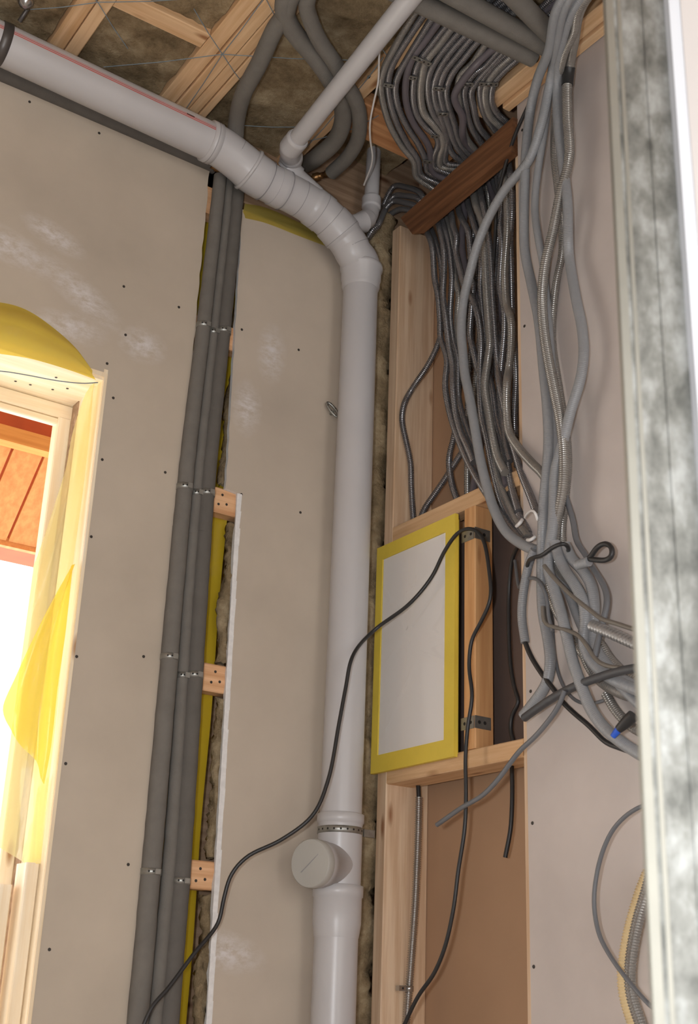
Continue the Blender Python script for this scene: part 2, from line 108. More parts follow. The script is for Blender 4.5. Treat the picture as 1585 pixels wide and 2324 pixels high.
  [(-0.09,-0.8539,3.9165),(-0.0717,-0.8125,3.8969),(-0.0533,-0.7639,3.8809),(-0.035,-0.6854,3.8363),(-0.0167,-0.6273,3.7937),(0.0017,-0.5757,3.7454),(0.02,-0.5373,3.7057),(0.04,-0.506,3.6423),(0.06,-0.4711,3.5173)],
],
'cream': [
  [(-0.03,-1.0503,1.7795),(-0.03,-1.025,1.7404),(-0.03,-1.0053,1.7009),(-0.03,-0.9853,1.6553),(-0.03,-0.9726,1.6118),(-0.03,-0.966,1.5723),(-0.03,-0.9722,1.5334),(-0.03,-0.9893,1.4908),(-0.03,-0.999,1.4672)],
],
'hose': [
  [(-0.07,-1.0962,1.7734),(-0.07,-1.0798,1.7348),(-0.07,-1.0591,1.6943),(-0.07,-1.0425,1.6518),(-0.07,-1.0301,1.6094),(-0.07,-1.0254,1.5786),(-0.07,-1.0286,1.5406),(-0.07,-1.0451,1.4996),(-0.07,-1.057,1.4741)],
],
'loop': [
  [(-0.1,-1.1527,1.9037),(-0.1008,-1.109,1.898),(-0.1017,-1.0694,1.8854),(-0.1025,-1.0252,1.8564),(-0.1033,-0.9911,1.8076),(-0.1042,-0.9712,1.7475),(-0.105,-0.9686,1.7071),(-0.1058,-0.9802,1.657),(-0.1067,-1.0077,1.6174),(-0.1075,-1.0455,1.579),(-0.1083,-1.0825,1.5474),(-0.1092,-1.1135,1.524),(-0.11,-1.1465,1.5049)],
],
'studconduit': [
  [(0.075,-0.1283,2.0397),(0.075,-0.1275,1.9554),(0.075,-0.1242,1.8598),(0.075,-0.1183,1.7534),(0.075,-0.1081,1.6492),(0.075,-0.098,1.551),(0.075,-0.0885,1.4623),(0.075,-0.0826,1.4224)],
],
'studcable': [
  [(0.075,-0.119,2.1039),(0.075,-0.1264,2.0534),(0.075,-0.1289,2.0173)],
],
'black': [
  [(-0.6647,-0.07,1.4292),(-0.6406,-0.07,1.4861),(-0.605,-0.07,1.5256),(-0.5431,-0.07,1.6065),(-0.4837,-0.07,1.6802),(-0.478,-0.08,1.7367),(-0.4673,-0.09,1.7941),(-0.4384,-0.11,1.8373),(-0.364,-0.15,1.8838),(-0.302,-0.19,1.9458),(-0.267,-0.2,2.0365),(-0.2404,-0.2,2.187),(-0.224,-0.2,2.2828),(-0.2067,-0.2,2.3692),(-0.1174,-0.17,2.4657),(-0.08,-0.2797,2.5229),(-0.05,-0.3369,2.59),(-0.045,-0.3873,2.6531),(-0.045,-0.4438,2.6886),(-0.045,-0.4993,2.6837),(-0.045,-0.5443,2.6461),(-0.0453,-0.5705,2.5548),(-0.0456,-0.5755,2.4713),(-0.0459,-0.5358,2.4167),(-0.0462,-0.5046,2.3829),(-0.0465,-0.4927,2.3163),(-0.0468,-0.5054,2.2349),(-0.0471,-0.4886,2.1598),(-0.0474,-0.4806,2.0844),(-0.0476,-0.483,1.9981),(-0.0479,-0.4786,1.9143),(-0.0482,-0.4542,1.8127),(-0.0485,-0.4383,1.7321),(-0.0488,-0.4058,1.6428),(-0.0491,-0.3644,1.5835),(-0.0494,-0.3048,1.5334),(-0.0497,-0.2535,1.4707),(-0.05,-0.2281,1.4322)],
],
'smoothA': [
  [(-0.085,-0.8584,2.5342),(-0.084,-0.8695,2.4946),(-0.083,-0.8881,2.4591),(-0.082,-0.9155,2.4193),(-0.081,-0.9418,2.3698),(-0.08,-0.9458,2.3212),(-0.079,-0.9364,2.2813),(-0.078,-0.9541,2.2362),(-0.077,-0.993,2.1957),(-0.076,-1.0445,2.1638),(-0.075,-1.1069,2.1333)],
],
'smoothB': [
  [(-0.07,-0.8768,2.5268),(-0.0689,-0.8933,2.4915),(-0.0678,-0.9315,2.4484),(-0.0667,-0.9541,2.4074),(-0.0656,-0.9597,2.3607),(-0.0644,-0.9528,2.3147),(-0.0633,-0.9515,2.2758),(-0.0622,-0.9798,2.2288),(-0.0611,-1.0307,2.1788),(-0.06,-1.0932,2.143)],
],
'foamv': [
  [(-0.6241,-0.012,3.8262),(-0.6258,-0.012,3.7383),(-0.6355,-0.012,3.3057),(-0.6484,-0.012,2.835),(-0.6491,-0.012,2.5069),(-0.6466,-0.012,1.8306),(-0.646,-0.012,1.4475),(-0.6453,-0.012,1.3571)],
  [(-0.5903,-0.006,3.8446),(-0.5894,-0.006,3.7572),(-0.5992,-0.006,3.3211),(-0.6085,-0.006,2.8477),(-0.608,-0.006,2.517),(-0.5964,-0.006,1.8356),(-0.599,-0.006,1.4485),(-0.5988,-0.006,1.3572)],
  [(-0.5591,-0.012,3.8548),(-0.5614,-0.012,3.7657),(-0.5697,-0.012,3.3287),(-0.5807,-0.012,2.8532),(-0.5773,-0.012,2.522),(-0.5657,-0.012,1.8379),(-0.5653,-0.012,1.4495),(-0.5644,-0.012,1.3578)],
],
'foamloop': [
  [(-0.7355,-0.9799,3.955),(-0.7855,-0.6799,3.925),(-0.7633,-0.6077,3.925),(-0.7576,-0.5464,3.925),(-0.7245,-0.4053,3.925),(-0.6979,-0.2695,3.925),(-0.6567,-0.158,3.925),(-0.6267,-0.098,3.895),(-0.6167,-0.058,3.825)],
  [(-0.7901,-0.9517,3.955),(-0.7901,-0.6517,3.925),(-0.7435,-0.5898,3.925),(-0.6905,-0.5555,3.925),(-0.6108,-0.5176,3.925),(-0.5244,-0.4657,3.925),(-0.4541,-0.4116,3.925),(-0.3981,-0.334,3.925),(-0.3701,-0.2466,3.925),(-0.371,-0.1594,3.925),(-0.3569,-0.05,3.9648),(-0.4173,-0.03,3.9334)],
  [(-0.7484,-0.9949,3.95),(-0.7484,-0.6949,3.92),(-0.6967,-0.6309,3.92),(-0.6312,-0.5789,3.92),(-0.5627,-0.5389,3.92),(-0.4881,-0.485,3.92),(-0.4239,-0.4415,3.92),(-0.3682,-0.3802,3.92),(-0.3216,-0.2993,3.92),(-0.2995,-0.2122,3.92),(-0.297,-0.1198,3.92)],
],
'brass': [
  [(-0.297,-0.1198,3.92),(-0.3082,-0.104,3.92),(-0.3293,-0.0614,3.92)],
],
'cord': [
  [(-0.507,-0.6779,3.9),(-0.4861,-0.645,3.9),(-0.4346,-0.5688,3.9),(-0.3958,-0.4927,3.9),(-0.3506,-0.4085,3.9),(-0.3046,-0.3441,3.9),(-0.2562,-0.2863,3.9),(-0.2314,-0.2432,3.9),(-0.2065,-0.1802,3.9),(-0.195,-0.1518,3.9)],
],
'foamtop': [
  [(-1.7563,-0.7919,3.9),(-0.1516,-0.8942,3.9)],
  [(-1.7004,-0.932,3.9),(-0.1534,-0.945,3.9)],
  [(-1.5784,-1.3608,3.9),(-0.1496,-0.9784,3.9)],
],
'hanger': [
  [(-1.3146,-0.1863,3.96),(-1.322,-0.1474,3.94),(-1.3299,-0.2092,3.955)],
],
'soil_h': [
  [(-1.3263,-0.1,3.8823),(-0.6866,-0.1,3.8578)],
],
'soil': [
  [(-0.6866,-0.1,3.8578),(-0.6289,-0.1,3.8431),(-0.5744,-0.1,3.8201),(-0.5199,-0.1,3.8061),(-0.3783,-0.1,3.7922),(-0.2966,-0.1,3.7687),(-0.212,-0.1,3.7101),(-0.1557,-0.1,3.6284)],
],
'bp1': [
  [(-0.5693,-0.9064,3.868),(-0.5012,-0.2352,3.866),(-0.448,-0.11,3.9239),(-0.4452,-0.11,3.8796),(-0.4157,-0.11,3.8362)],
],
'bp2': [
  [(-0.1025,-0.066,4.1285),(-0.1103,-0.07,3.9247),(-0.1094,-0.07,3.8998),(-0.1233,-0.08,3.8517),(-0.174,-0.1,3.7967),(-0.2147,-0.1,3.7703)],
],
}

# ------------------------------------------------------------------ materials
def srgb(r, g, b):
    return tuple(((c/255)/12.92 if c <= 10 else (((c/255)+.055)/1.055)**2.4) for c in (r, g, b)) + (1,)
def newmat(name):
    m = bpy.data.materials.new(name); m.use_nodes = True
    nt = m.node_tree; p = nt.nodes['Principled BSDF']
    return m, nt, p
def N(nt, t, **k):
    n = nt.nodes.new(t)
    for a, v in k.items(): setattr(n, a, v)
    return n
def noise(nt, scale, detail=4, vec=None, rough=.55):
    n = N(nt, 'ShaderNodeTexNoise'); n.inputs['Scale'].default_value = scale; n.inputs['Detail'].default_value = detail
    n.inputs['Roughness'].default_value = rough
    if vec: nt.links.new(vec, n.inputs['Vector'])
    return n
def mapped(nt, scale, loc=(0, 0, 0)):
    tc = N(nt, 'ShaderNodeTexCoord'); mp = N(nt, 'ShaderNodeMapping')
    nt.links.new(tc.outputs['Object'], mp.inputs[0]); mp.inputs['Scale'].default_value = scale; mp.inputs['Location'].default_value = loc
    return mp.outputs[0]
def ramp(nt, fac, stops):
    r = N(nt, 'ShaderNodeValToRGB'); el = r.color_ramp.elements
    while len(el) < len(stops): el.new(.5)
    for e, (p, c) in zip(el, stops): e.position = p; e.color = c
    nt.links.new(fac, r.inputs[0]); return r.outputs[0]
def bump(nt, p, fac, s, dist=.002):
    b = N(nt, 'ShaderNodeBump'); b.inputs['Strength'].default_value = s; b.inputs['Distance'].default_value = dist
    nt.links.new(fac, b.inputs['Height']); nt.links.new(b.outputs[0], p.inputs['Normal'])
def simple(name, c, rough=.6, metal=0, var=.12, scale=20, bs=.0, bscale=200, spec=.5):
    m, nt, p = newmat(name); v = mapped(nt, (1, 1, 1))
    n = noise(nt, scale, 4, v)
    lo = tuple(x*(1-var) for x in c[:3])+(1,); hi = tuple(min(1, x*(1+var)) for x in c[:3])+(1,)
    nt.links.new(ramp(nt, n.outputs[0], [(.3, lo), (.7, hi)]), p.inputs['Base Color'])
    p.inputs['Roughness'].default_value = rough; p.inputs['Metallic'].default_value = metal
    p.inputs['Specular IOR Level'].default_value = spec
    if bs: bump(nt, p, noise(nt, bscale, 3, v).outputs[0], bs)
    return m
def wood(name, light, dark, axis, rough=.65, knots=True):
    m, nt, p = newmat(name)
    sc = {'x': (2.5, 55, 55), 'y': (55, 2.5, 55), 'z': (55, 55, 2.5)}[axis]
    v = mapped(nt, sc); n = noise(nt, 1.0, 5, v, .6)
    n2 = noise(nt, 3.0, 3, mapped(nt, (1, 1, 1)))
    mid = tuple((a+b)/2 for a, b in zip(light, dark))
    col = ramp(nt, n.outputs[0], [(.28, dark), (.48, mid), (.62, light)])
    mx = N(nt, 'ShaderNodeMix', data_type='RGBA', blend_type='MULTIPLY'); mx.inputs[0].default_value = .35
    nt.links.new(col, mx.inputs[6]); nt.links.new(ramp(nt, n2.outputs[0], [(.3, (.72, .68, .62, 1)), (.65, (1, 1, 1, 1))]), mx.inputs[7])
    out = mx.outputs[2]
    if knots:
        kv = {'x': (4, 14, 14), 'y': (14, 4, 14), 'z': (14, 14, 4)}[axis]
        vo = N(nt, 'ShaderNodeTexVoronoi'); vo.inputs['Scale'].default_value = 1.0; nt.links.new(mapped(nt, kv, (.37, .61, .13)), vo.inputs['Vector'])
        k = ramp(nt, vo.outputs['Distance'], [(.05, (0, 0, 0, 1)), (.16, (1, 1, 1, 1))])
        m2 = N(nt, 'ShaderNodeMix', data_type='RGBA'); nt.links.new(k, m2.inputs[0])
        m2.inputs[6].default_value = (dark[0]*.55, dark[1]*.42, dark[2]*.35, 1); nt.links.new(out, m2.inputs[7]); out = m2.outputs[2]
    nt.links.new(out, p.inputs['Base Color']); p.inputs['Roughness'].default_value = rough
    bump(nt, p, n.outputs[0], .25, .001)
    return m
def gypsum(name, base, dabs=()):
    m, nt, p = newmat(name); v = mapped(nt, (1, 1, 1))
    n = noise(nt, 2.2, 5, v, .6); n3 = noise(nt, 60, 3, v)
    lo = tuple(c*.86 for c in base[:3])+(1,); hi = tuple(min(1, c*1.07) for c in base[:3])+(1,)
    col = ramp(nt, n.outputs[0], [(.3, lo), (.68, hi)])
    if dabs:
        tc = N(nt, 'ShaderNodeTexCoord'); acc = None
        for (x, z, rx, rz, ang) in dabs:
            mp = N(nt, 'ShaderNodeMapping', vector_type='TEXTURE'); mp.inputs['Location'].default_value = (x, 0, z); mp.inputs['Scale'].default_value = (rx, .3, rz)
            mp.inputs['Rotation'].default_value = (0, ang, 0)
            nt.links.new(tc.outputs['Object'], mp.inputs[0])
            ln = N(nt, 'ShaderNodeVectorMath', operation='LENGTH'); nt.links.new(mp.outputs[0], ln.inputs[0])
            mr = N(nt, 'ShaderNodeMapRange'); nt.links.new(ln.outputs['Value'], mr.inputs[0])
            mr.inputs[1].default_value = 1.1; mr.inputs[2].default_value = .15; mr.inputs[3].default_value = 0; mr.inputs[4].default_value = 1
            if acc is None: acc = mr.outputs[0]
            else:
                mm = N(nt, 'ShaderNodeMath', operation='MAXIMUM'); nt.links.new(acc, mm.inputs[0]); nt.links.new(mr.outputs[0], mm.inputs[1]); acc = mm.outputs[0]
        sm = noise(nt, 26, 6, mapped(nt, (1, 1, 1.9)), .72)
        s2 = N(nt, 'ShaderNodeMapRange'); nt.links.new(sm.outputs[0], s2.inputs[0]); s2.inputs[1].default_value = .38; s2.inputs[2].default_value = .6
        ml = N(nt, 'ShaderNodeMath', operation='MULTIPLY'); nt.links.new(acc, ml.inputs[0]); nt.links.new(s2.outputs[0], ml.inputs[1])
        mx = N(nt, 'ShaderNodeMix', data_type='RGBA'); nt.links.new(ml.outputs[0], mx.inputs[0]); nt.links.new(col, mx.inputs[6])
        mx.inputs[7].default_value = srgb(214, 208, 205); col = mx.outputs[2]
    nt.links.new(col, p.inputs['Base Color']); p.inputs['Roughness'].default_value = .85
    bump(nt, p, n3.outputs[0], .08, .001)
    return m
def film(name, c, trans=.35):
    m, nt, p = newmat(name)
    nt.nodes.remove(p); out = nt.nodes['Material Output']
    tl = N(nt, 'ShaderNodeBsdfTranslucent'); tl.inputs[0].default_value = c
    df = N(nt, 'ShaderNodeBsdfDiffuse'); df.inputs[0].default_value = c
    tp = N(nt, 'ShaderNodeBsdfTransparent'); tp.inputs[0].default_value = (min(1, c[0]*1.1), min(1, c[1]*1.1), c[2]*1.2, 1)
    gl = N(nt, 'ShaderNodeBsdfGlossy'); gl.inputs['Roughness'].default_value = .12
    a = N(nt, 'ShaderNodeMixShader'); a.inputs[0].default_value = .5; nt.links.new(df.outputs[0], a.inputs[1]); nt.links.new(tl.outputs[0], a.inputs[2])
    b = N(nt, 'ShaderNodeMixShader'); b.inputs[0].default_value = trans; nt.links.new(a.outputs[0], b.inputs[1]); nt.links.new(tp.outputs[0], b.inputs[2])
    cM = N(nt, 'ShaderNodeMixShader'); cM.inputs[0].default_value = .06; nt.links.new(b.outputs[0], cM.inputs[1]); nt.links.new(gl.outputs[0], cM.inputs[2])
    nt.links.new(cM.outputs[0], out.inputs[0])
    n = noise(nt, 9, 4, mapped(nt, (1, 1, .4))); bp = N(nt, 'ShaderNodeBump'); bp.inputs['Strength'].default_value = .5; bp.inputs['Distance'].default_value = .01
    nt.links.new(n.outputs[0], bp.inputs['Height'])
    for s in (gl, df): nt.links.new(bp.outputs[0], s.inputs['Normal'])
    return m
def wool(name):
    m, nt, p = newmat(name); v = mapped(nt, (1, 1, 1)); n = noise(nt, 26, 8, v, .75); n2 = noise(nt, 7, 3, v)
    mx = N(nt, 'ShaderNodeMath', operation='ADD'); nt.links.new(n.outputs[0], mx.inputs[0]); nt.links.new(n2.outputs[0], mx.inputs[1])
    hf = N(nt, 'ShaderNodeMath', operation='MULTIPLY'); hf.inputs[1].default_value = .5; nt.links.new(mx.outputs[0], hf.inputs[0])
    nt.links.new(ramp(nt, hf.outputs[0], [(.32, srgb(92, 78, 58)), (.5, srgb(156, 136, 106)), (.68, srgb(200, 182, 150))]), p.inputs['Base Color'])
    p.inputs['Roughness'].default_value = 1; p.inputs['Specular IOR Level'].default_value = .05
    bump(nt, p, noise(nt, 130, 5, v, .7).outputs[0], .9, .008); return m
def galvanised(name):
    m, nt, p = newmat(name); vo = noise(nt, 34, 6, mapped(nt, (1, 1, .55)), .65)
    nt.links.new(ramp(nt, vo.outputs[0], [(.34, srgb(100, 101, 97)), (.5, srgb(134, 135, 130)), (.66, srgb(168, 170, 167))]), p.inputs['Base Color'])
    rr = N(nt, 'ShaderNodeMapRange'); nt.links.new(vo.outputs[0], rr.inputs[0]); rr.inputs[3].default_value = .4; rr.inputs[4].default_value = .6
    nt.links.new(rr.outputs[0], p.inputs['Roughness']); p.inputs['Metallic'].default_value = .75
    return m

M = {}
M['gyp1'] = gypsum('plasterboard_smeared', srgb(190, 177, 160), [(-1.28, 3.36, .3, .055, .18), (-1.0, 3.28, .14, .05, .5), (-1.03, 3.17, .12, .05, -.1), (-.81, 3.19, .075, .055, 0), (-1.1, 3.43, .1, .04, .3)])
M['gyp2'] = gypsum('plasterboard_scuffed', srgb(192, 179, 163), [(-.4, 3.3, .05, .1, 0), (-.42, 1.62, .12, .05, .2), (-.47, 3.1, .05, .09, 0)])
M['gyp3'] = gypsum('plasterboard_grey', srgb(198, 188, 182))
M['core'] = simple('gypsum_core', srgb(226, 224, 222), .9, 0, .08, 60)
M['back'] = simple('plasterboard_back', srgb(180, 146, 116), .9, 0, .06, 3)
M['brownboard'] = simple('dark_brown_board', srgb(98, 82, 75), .85, 0, .08, 6)
M['woodx'] = wood('pine_along_x', srgb(234, 198, 156), srgb(210, 166, 120), 'x')
M['woody'] = wood('pine_along_y', srgb(234, 198, 156), srgb(210, 166, 120), 'y')
M['woodz'] = wood('pine_along_z', srgb(230, 204, 174), srgb(204, 168, 134), 'z')
M['rimx'] = wood('rough_rim_board', srgb(176, 148, 122), srgb(136, 108, 84), 'x')
M['orangez'] = wood('orange_pine', srgb(230, 180, 126), srgb(206, 150, 98), 'z')
M['orangex'] = wood('reddish_plank', srgb(214, 160, 112), srgb(174, 118, 74), 'x')
M['batx'] = wood('batten_pine', srgb(236, 190, 146), srgb(206, 150, 104), 'x', knots=False)
M['dark'] = wood('dark_stained_board', srgb(138, 94, 62), srgb(90, 56, 34), 'y', .6, False)
M['eave'] = wood('eave_plank', srgb(226, 156, 90), srgb(206, 130, 68), 'y', .6, False)
M['eavex'] = wood('eave_batten', srgb(230, 164, 86), srgb(208, 138, 64), 'x', .6, False)
M['eavered'] = simple('red_brown_stain', srgb(182, 80, 32), .6, 0, .12, 12)
M['pale'] = wood('pale_window_pine', srgb(252, 238, 212), srgb(242, 218, 180), 'z')
M['palex'] = wood('pale_window_head', srgb(252, 238, 212), srgb(242, 218, 180), 'x')
M['pvc'] = simple('grey_pvc', srgb(190, 188, 189), .34, 0, .03, 5)
M['pvcd'] = simple('grey_pvc_joint', srgb(150, 148, 150), .5, 0, .03, 5)
M['cap'] = simple('grey_cap_plastic', srgb(176, 174, 168), .45, 0, .04, 8)
M['red'] = simple('red_print', srgb(206, 84, 74), .5, 0, .04, 10)
M['ink'] = simple('black_print', srgb(52, 40, 38), .5, 0, .04, 10)
M['foam'] = simple('grey_foam', srgb(114, 110, 104), .9, 0, .07, 25, .35, 260, .2)
M['foamd'] = simple('dark_foam', srgb(100, 96, 91), .9, 0, .07, 25, .35, 260, .2)
M['rib'] = simple('dark_ribbed_plastic', srgb(140, 139, 141), .22, .7, .12, 14)
M['rib2'] = simple('grey_ribbed_plastic', srgb(150, 147, 142), .25, .5, .12, 14)
M['smooth'] = simple('smooth_grey_conduit', srgb(143, 145, 148), .36, 0, .06, 8)
M['purple'] = simple('smooth_dark_conduit', srgb(108, 102, 107), .3, 0, .06, 8)
M['steel'] = simple('bright_steel', srgb(176, 176, 175), .22, .9, .1, 30)
M['steelm'] = simple('ribbed_metal', srgb(170, 170, 170), .34, .6, .08, 30)
M['strip'] = simple('perforated_steel', srgb(160, 160, 155), .42, .8, .15, 60)
M['black'] = simple('black_rubber', srgb(40, 40, 41), .42, 0, .1, 20)
M['darkcable'] = simple('dark_cable', srgb(70, 71, 74), .42, 0, .06, 10)
M['greycable'] = simple('grey_cable', srgb(104, 106, 110), .45, 0, .05, 10)
M['browncable'] = simple('grey_brown_cable', srgb(112, 106, 98), .4, 0, .08, 10)
M['cream'] = simple('cream_plastic', srgb(220, 196, 150), .5, 0, .06, 10)
M['white'] = simple('white_plastic', srgb(222, 220, 218), .35, 0, .03, 10)
M['brass'] = simple('tarnished_brass', srgb(140, 104, 66), .35, .8, .2, 40)
M['yellow'] = simple('yellow_plastic', srgb(232, 206, 80), .5, 0, .05, 10)
M['blue'] = simple('blue_plastic', srgb(40, 90, 200), .5, 0, .05, 10)
M['hang'] = simple('hanger_steel', srgb(92, 88, 86), .4, .5, .1, 20)
M['twine'] = simple('blue_grey_twine', srgb(126, 140, 148), .7, 0, .1, 30)
M['screw'] = simple('screw_head', srgb(70, 66, 62), .5, .5, .2, 60)
M['hole'] = simple('punched_hole', srgb(38, 36, 34), .9)
M['paint'] = simple('white_paint', srgb(186, 180, 176), .7, 0, .03, 3)
M['boardedge'] = simple('board_edge', srgb(196, 198, 202), .8, 0, .02, 5)
M['concrete'] = simple('concrete_screed', srgb(200, 192, 182), .9, 0, .12, 4)
M['wool'] = wool('mineral_wool')
M['film'] = film('yellow_film', srgb(238, 216, 104), .34)
M['film_lit_pale'] = film('backlit_film_pale', srgb(255, 247, 196), .58)  # yellow film with the backlit, overexposed look put into a paler colour
M['film_lit_bright'] = film('backlit_film_bright', srgb(254, 236, 130), .5)  # yellow film again, window glow put into a brighter colour
M['filmw'] = film('yellow_membrane', srgb(240, 206, 56), .02)
M['tape'] = film('yellow_tape', srgb(222, 204, 110), .3)
M['galv'] = galvanised('galvanised_steel')
M['flange'] = simple('zinc_flange', srgb(152, 151, 142), .4, .7, .05, 20)
def clear_film():
    m, nt, p = newmat('clear_film'); nt.nodes.remove(p); out = nt.nodes['Material Output']
    tp = N(nt, 'ShaderNodeBsdfTransparent'); tp.inputs[0].default_value = (.97, .97, .97, 1)
    gl = N(nt, 'ShaderNodeBsdfGlossy'); gl.inputs['Roughness'].default_value = .08
    mx = N(nt, 'ShaderNodeMixShader'); mx.inputs[0].default_value = .08; nt.links.new(tp.outputs[0], mx.inputs[1]); nt.links.new(gl.outputs[0], mx.inputs[2])
    nt.links.new(mx.outputs[0], out.inputs[0]); return m
M['clear'] = clear_film()

# ------------------------------------------------------------------ builders
class MB:
    """collects vertices and faces (world coordinates) for ONE mesh"""
    def __init__(s): s.v = []; s.f = []; s.mi = []; s.sm = []
    def add(s, v, f, mi=0, smooth=False):
        n = len(s.v); s.v += [tuple(p) for p in v]
        for q in f: s.f.append(tuple(n+i for i in q)); s.mi.append(mi); s.sm.append(smooth)
        return s
    def box(s, a, b, mi=0):
        (x0, y0, z0), (x1, y1, z1) = a, b
        x0, x1 = min(x0, x1), max(x0, x1); y0, y1 = min(y0, y1), max(y0, y1); z0, z1 = min(z0, z1), max(z0, z1)
        v = [(x0, y0, z0), (x1, y0, z0), (x1, y1, z0), (x0, y1, z0), (x0, y0, z1), (x1, y0, z1), (x1, y1, z1), (x0, y1, z1)]
        return s.add(v, [(0, 3, 2, 1), (4, 5, 6, 7), (0, 1, 5, 4), (1, 2, 6, 5), (2, 3, 7, 6), (3, 0, 4, 7)], mi)
    def hexa(s, v8, mi=0):      # bottom four then top four
        return s.add(v8, [(0, 3, 2, 1), (4, 5, 6, 7), (0, 1, 5, 4), (1, 2, 6, 5), (2, 3, 7, 6), (3, 0, 4, 7)], mi)
    def rbox(s, a, b, c=.003, mi=0):   # box with chamfered edges along its long axis
        lo = [min(p, q) for p, q in zip(a, b)]; hi = [max(p, q) for p, q in zip(a, b)]
        d = [h-l for l, h in zip(lo, hi)]; ax = d.index(max(d)); o = [i for i in range(3) if i != ax]
        if ax == 1: o = [2, 0]
        c = min(c, d[o[0]]*.3, d[o[1]]*.3); p0, p1 = o
        pr = [(lo[p0]+c, lo[p1]), (hi[p0]-c, lo[p1]), (hi[p0], lo[p1]+c), (hi[p0], hi[p1]-c), (hi[p0]-c, hi[p1]), (lo[p0]+c, hi[p1]), (lo[p0], hi[p1]-c), (lo[p0], lo[p1]+c)]
        v = []
        for e in (lo[ax], hi[ax]):
            for q in pr:
                t = [0, 0, 0]; t[ax] = e; t[p0] = q[0]; t[p1] = q[1]; v.append(t)
        f = [(i, (i+1) % 8, 8+(i+1) % 8, 8+i) for i in range(8)]+[tuple(range(7, -1, -1)), tuple(range(8, 16))]
        return s.add(v, f, mi)
    def tube(s, path, rad, sides=12, mi=0, caps=True, hollow=0):
        pts = [Vector(p) for p in path]; n = len(pts)
        rs = rad if isinstance(rad, (list, tuple)) else [rad]*n
        tan = [(pts[min(i+1, n-1)]-pts[max(i-1, 0)]) for i in range(n)]
        for i in range(n):
            if tan[i].length < 1e-9: tan[i] = tan[i-1] if i else Vector((0, 0, 1))
            tan[i] = tan[i].normalized()
        a = Vector((0, 0, 1)) if abs(tan[0].z) < .9 else Vector((1, 0, 0))
        nn = (a - tan[0]*a.dot(tan[0])).normalized(); v = []
        cs = [(math.cos(2*math.pi*k/sides), math.sin(2*math.pi*k/sides)) for k in range(sides)]
        for i in range(n):
            nn = nn - tan[i]*nn.dot(tan[i]); nn = nn.normalized(); bb = tan[i].cross(nn)
            P = pts[i]; r = rs[i]
            for c, q in cs: v.append(P + nn*(c*r) + bb*(q*r))
        f = []
        for i in range(n-1):
            o = i*sides
            for k in range(sides):
                k2 = (k+1) % sides; f.append((o+k, o+k2, o+sides+k2, o+sides+k))
        s.add(v, f, mi, True)
        if caps:
            s.add(v[:sides], [tuple(range(sides-1, -1, -1))], mi); s.add(v[(n-1)*sides:], [tuple(range(sides))], mi)
        return s
    def build(s, name, mat, parent=None):
        mats = mat if isinstance(mat, list) else [mat]
        if parent is not None: org = WORLD[parent.name]
        else:
            xs = [p[0] for p in s.v]; ys = [p[1] for p in s.v]; zs = [p[2] for p in s.v]
            org = Vector(((min(xs)+max(xs))/2, (min(ys)+max(ys))/2, min(zs))) if not name.startswith(STRUCT) else Vector((0, 0, 0))
        me = bpy.data.meshes.new(name); me.from_pydata([(p[0]-org.x, p[1]-org.y, p[2]-org.z) for p in s.v], [], s.f)
        me.polygons.foreach_set('material_index', s.mi); me.polygons.foreach_set('use_smooth', s.sm)
        for m in mats: me.materials.append(m)
        me.update(); o = bpy.data.objects.new(name, me); COL.objects.link(o)
        if parent is not None: o.parent = parent; WORLD[o.name] = org.copy()
        else: o.location = org; WORLD[o.name] = org.copy()
        return o
WORLD = {}
STRUCT = ('wall_', 'floor', 'ceiling', 'window_', 'door_', 'trim_', 'roof_')
def tag(o, label=None, cat=None, group=None, kind=None):
    if label: o['label'] = label
    if cat: o['category'] = cat
    if group: o['group'] = group
    if kind: o['kind'] = kind
    return o
def thing(name, loc, label, cat, group=None):
    o = bpy.data.objects.new(name, None); COL.objects.link(o); o.location = loc; o.empty_display_size = .05
    WORLD[o.name] = Vector(loc); return tag(o, label, cat, group)
def spline(pts, ds):
    P = [Vector(p) for p in pts]; P = [P[0]*2-P[1]]+P+[P[-1]*2-P[-2]]; out = []
    for i in range(1, len(P)-2):
        a, b, c, d = P[i-1:i+3]
        t0 = 0; t1 = max(1e-4, (b-a).length**.5); t2 = t1+max(1e-4, (c-b).length**.5); t3 = t2+max(1e-4, (d-c).length**.5)
        n = max(3, int((c-b).length/.008))
        for k in range(n):
            t = t1+(t2-t1)*k/n
            A1 = a*((t1-t)/(t1-t0))+b*((t-t0)/(t1-t0)); A2 = b*((t2-t)/(t2-t1))+c*((t-t1)/(t2-t1)); A3 = c*((t3-t)/(t3-t2))+d*((t-t2)/(t3-t2))
            B1 = A1*((t2-t)/(t2-t0))+A2*((t-t0)/(t2-t0)); B2 = A2*((t3-t)/(t3-t1))+A3*((t-t1)/(t3-t1))
            out.append(B1*((t2-t)/(t2-t1))+B2*((t-t1)/(t2-t1)))
    out.append(P[-2])
    for _ in range(2):   # relax kinks
        out = [out[0]]+[(out[i-1]+out[i]*2+out[i+1])/4 for i in range(1, len(out)-1)]+[out[-1]]
    res = [out[0]]; acc = 0.0
    for i in range(1, len(out)):
        a, b = out[i-1], out[i]; L = (b-a).length
        while acc+L >= ds:
            t = (ds-acc)/L; a = a+(b-a)*t; res.append(a); L = (b-a).length; acc = 0.0
        acc += L
    res.append(out[-1]); return res
def conduit(pts, r, period=.0058, depth=.18, sides=10):
    p = spline(pts, period/4); rs = [r if i % 4 < 2 else r*(1-depth) for i in range(len(p))]
    return MB().tube(p, rs, sides)
def cable(pts, r, ds=.012, sides=8): return MB().tube(spline(pts, ds), r, sides)
def disc(mb, c, n, r, h, sides=8, mi=0):
    c = Vector(c); n = Vector(n).normalized(); return mb.tube([c, c+n*h], [r, r*.9], sides, mi)
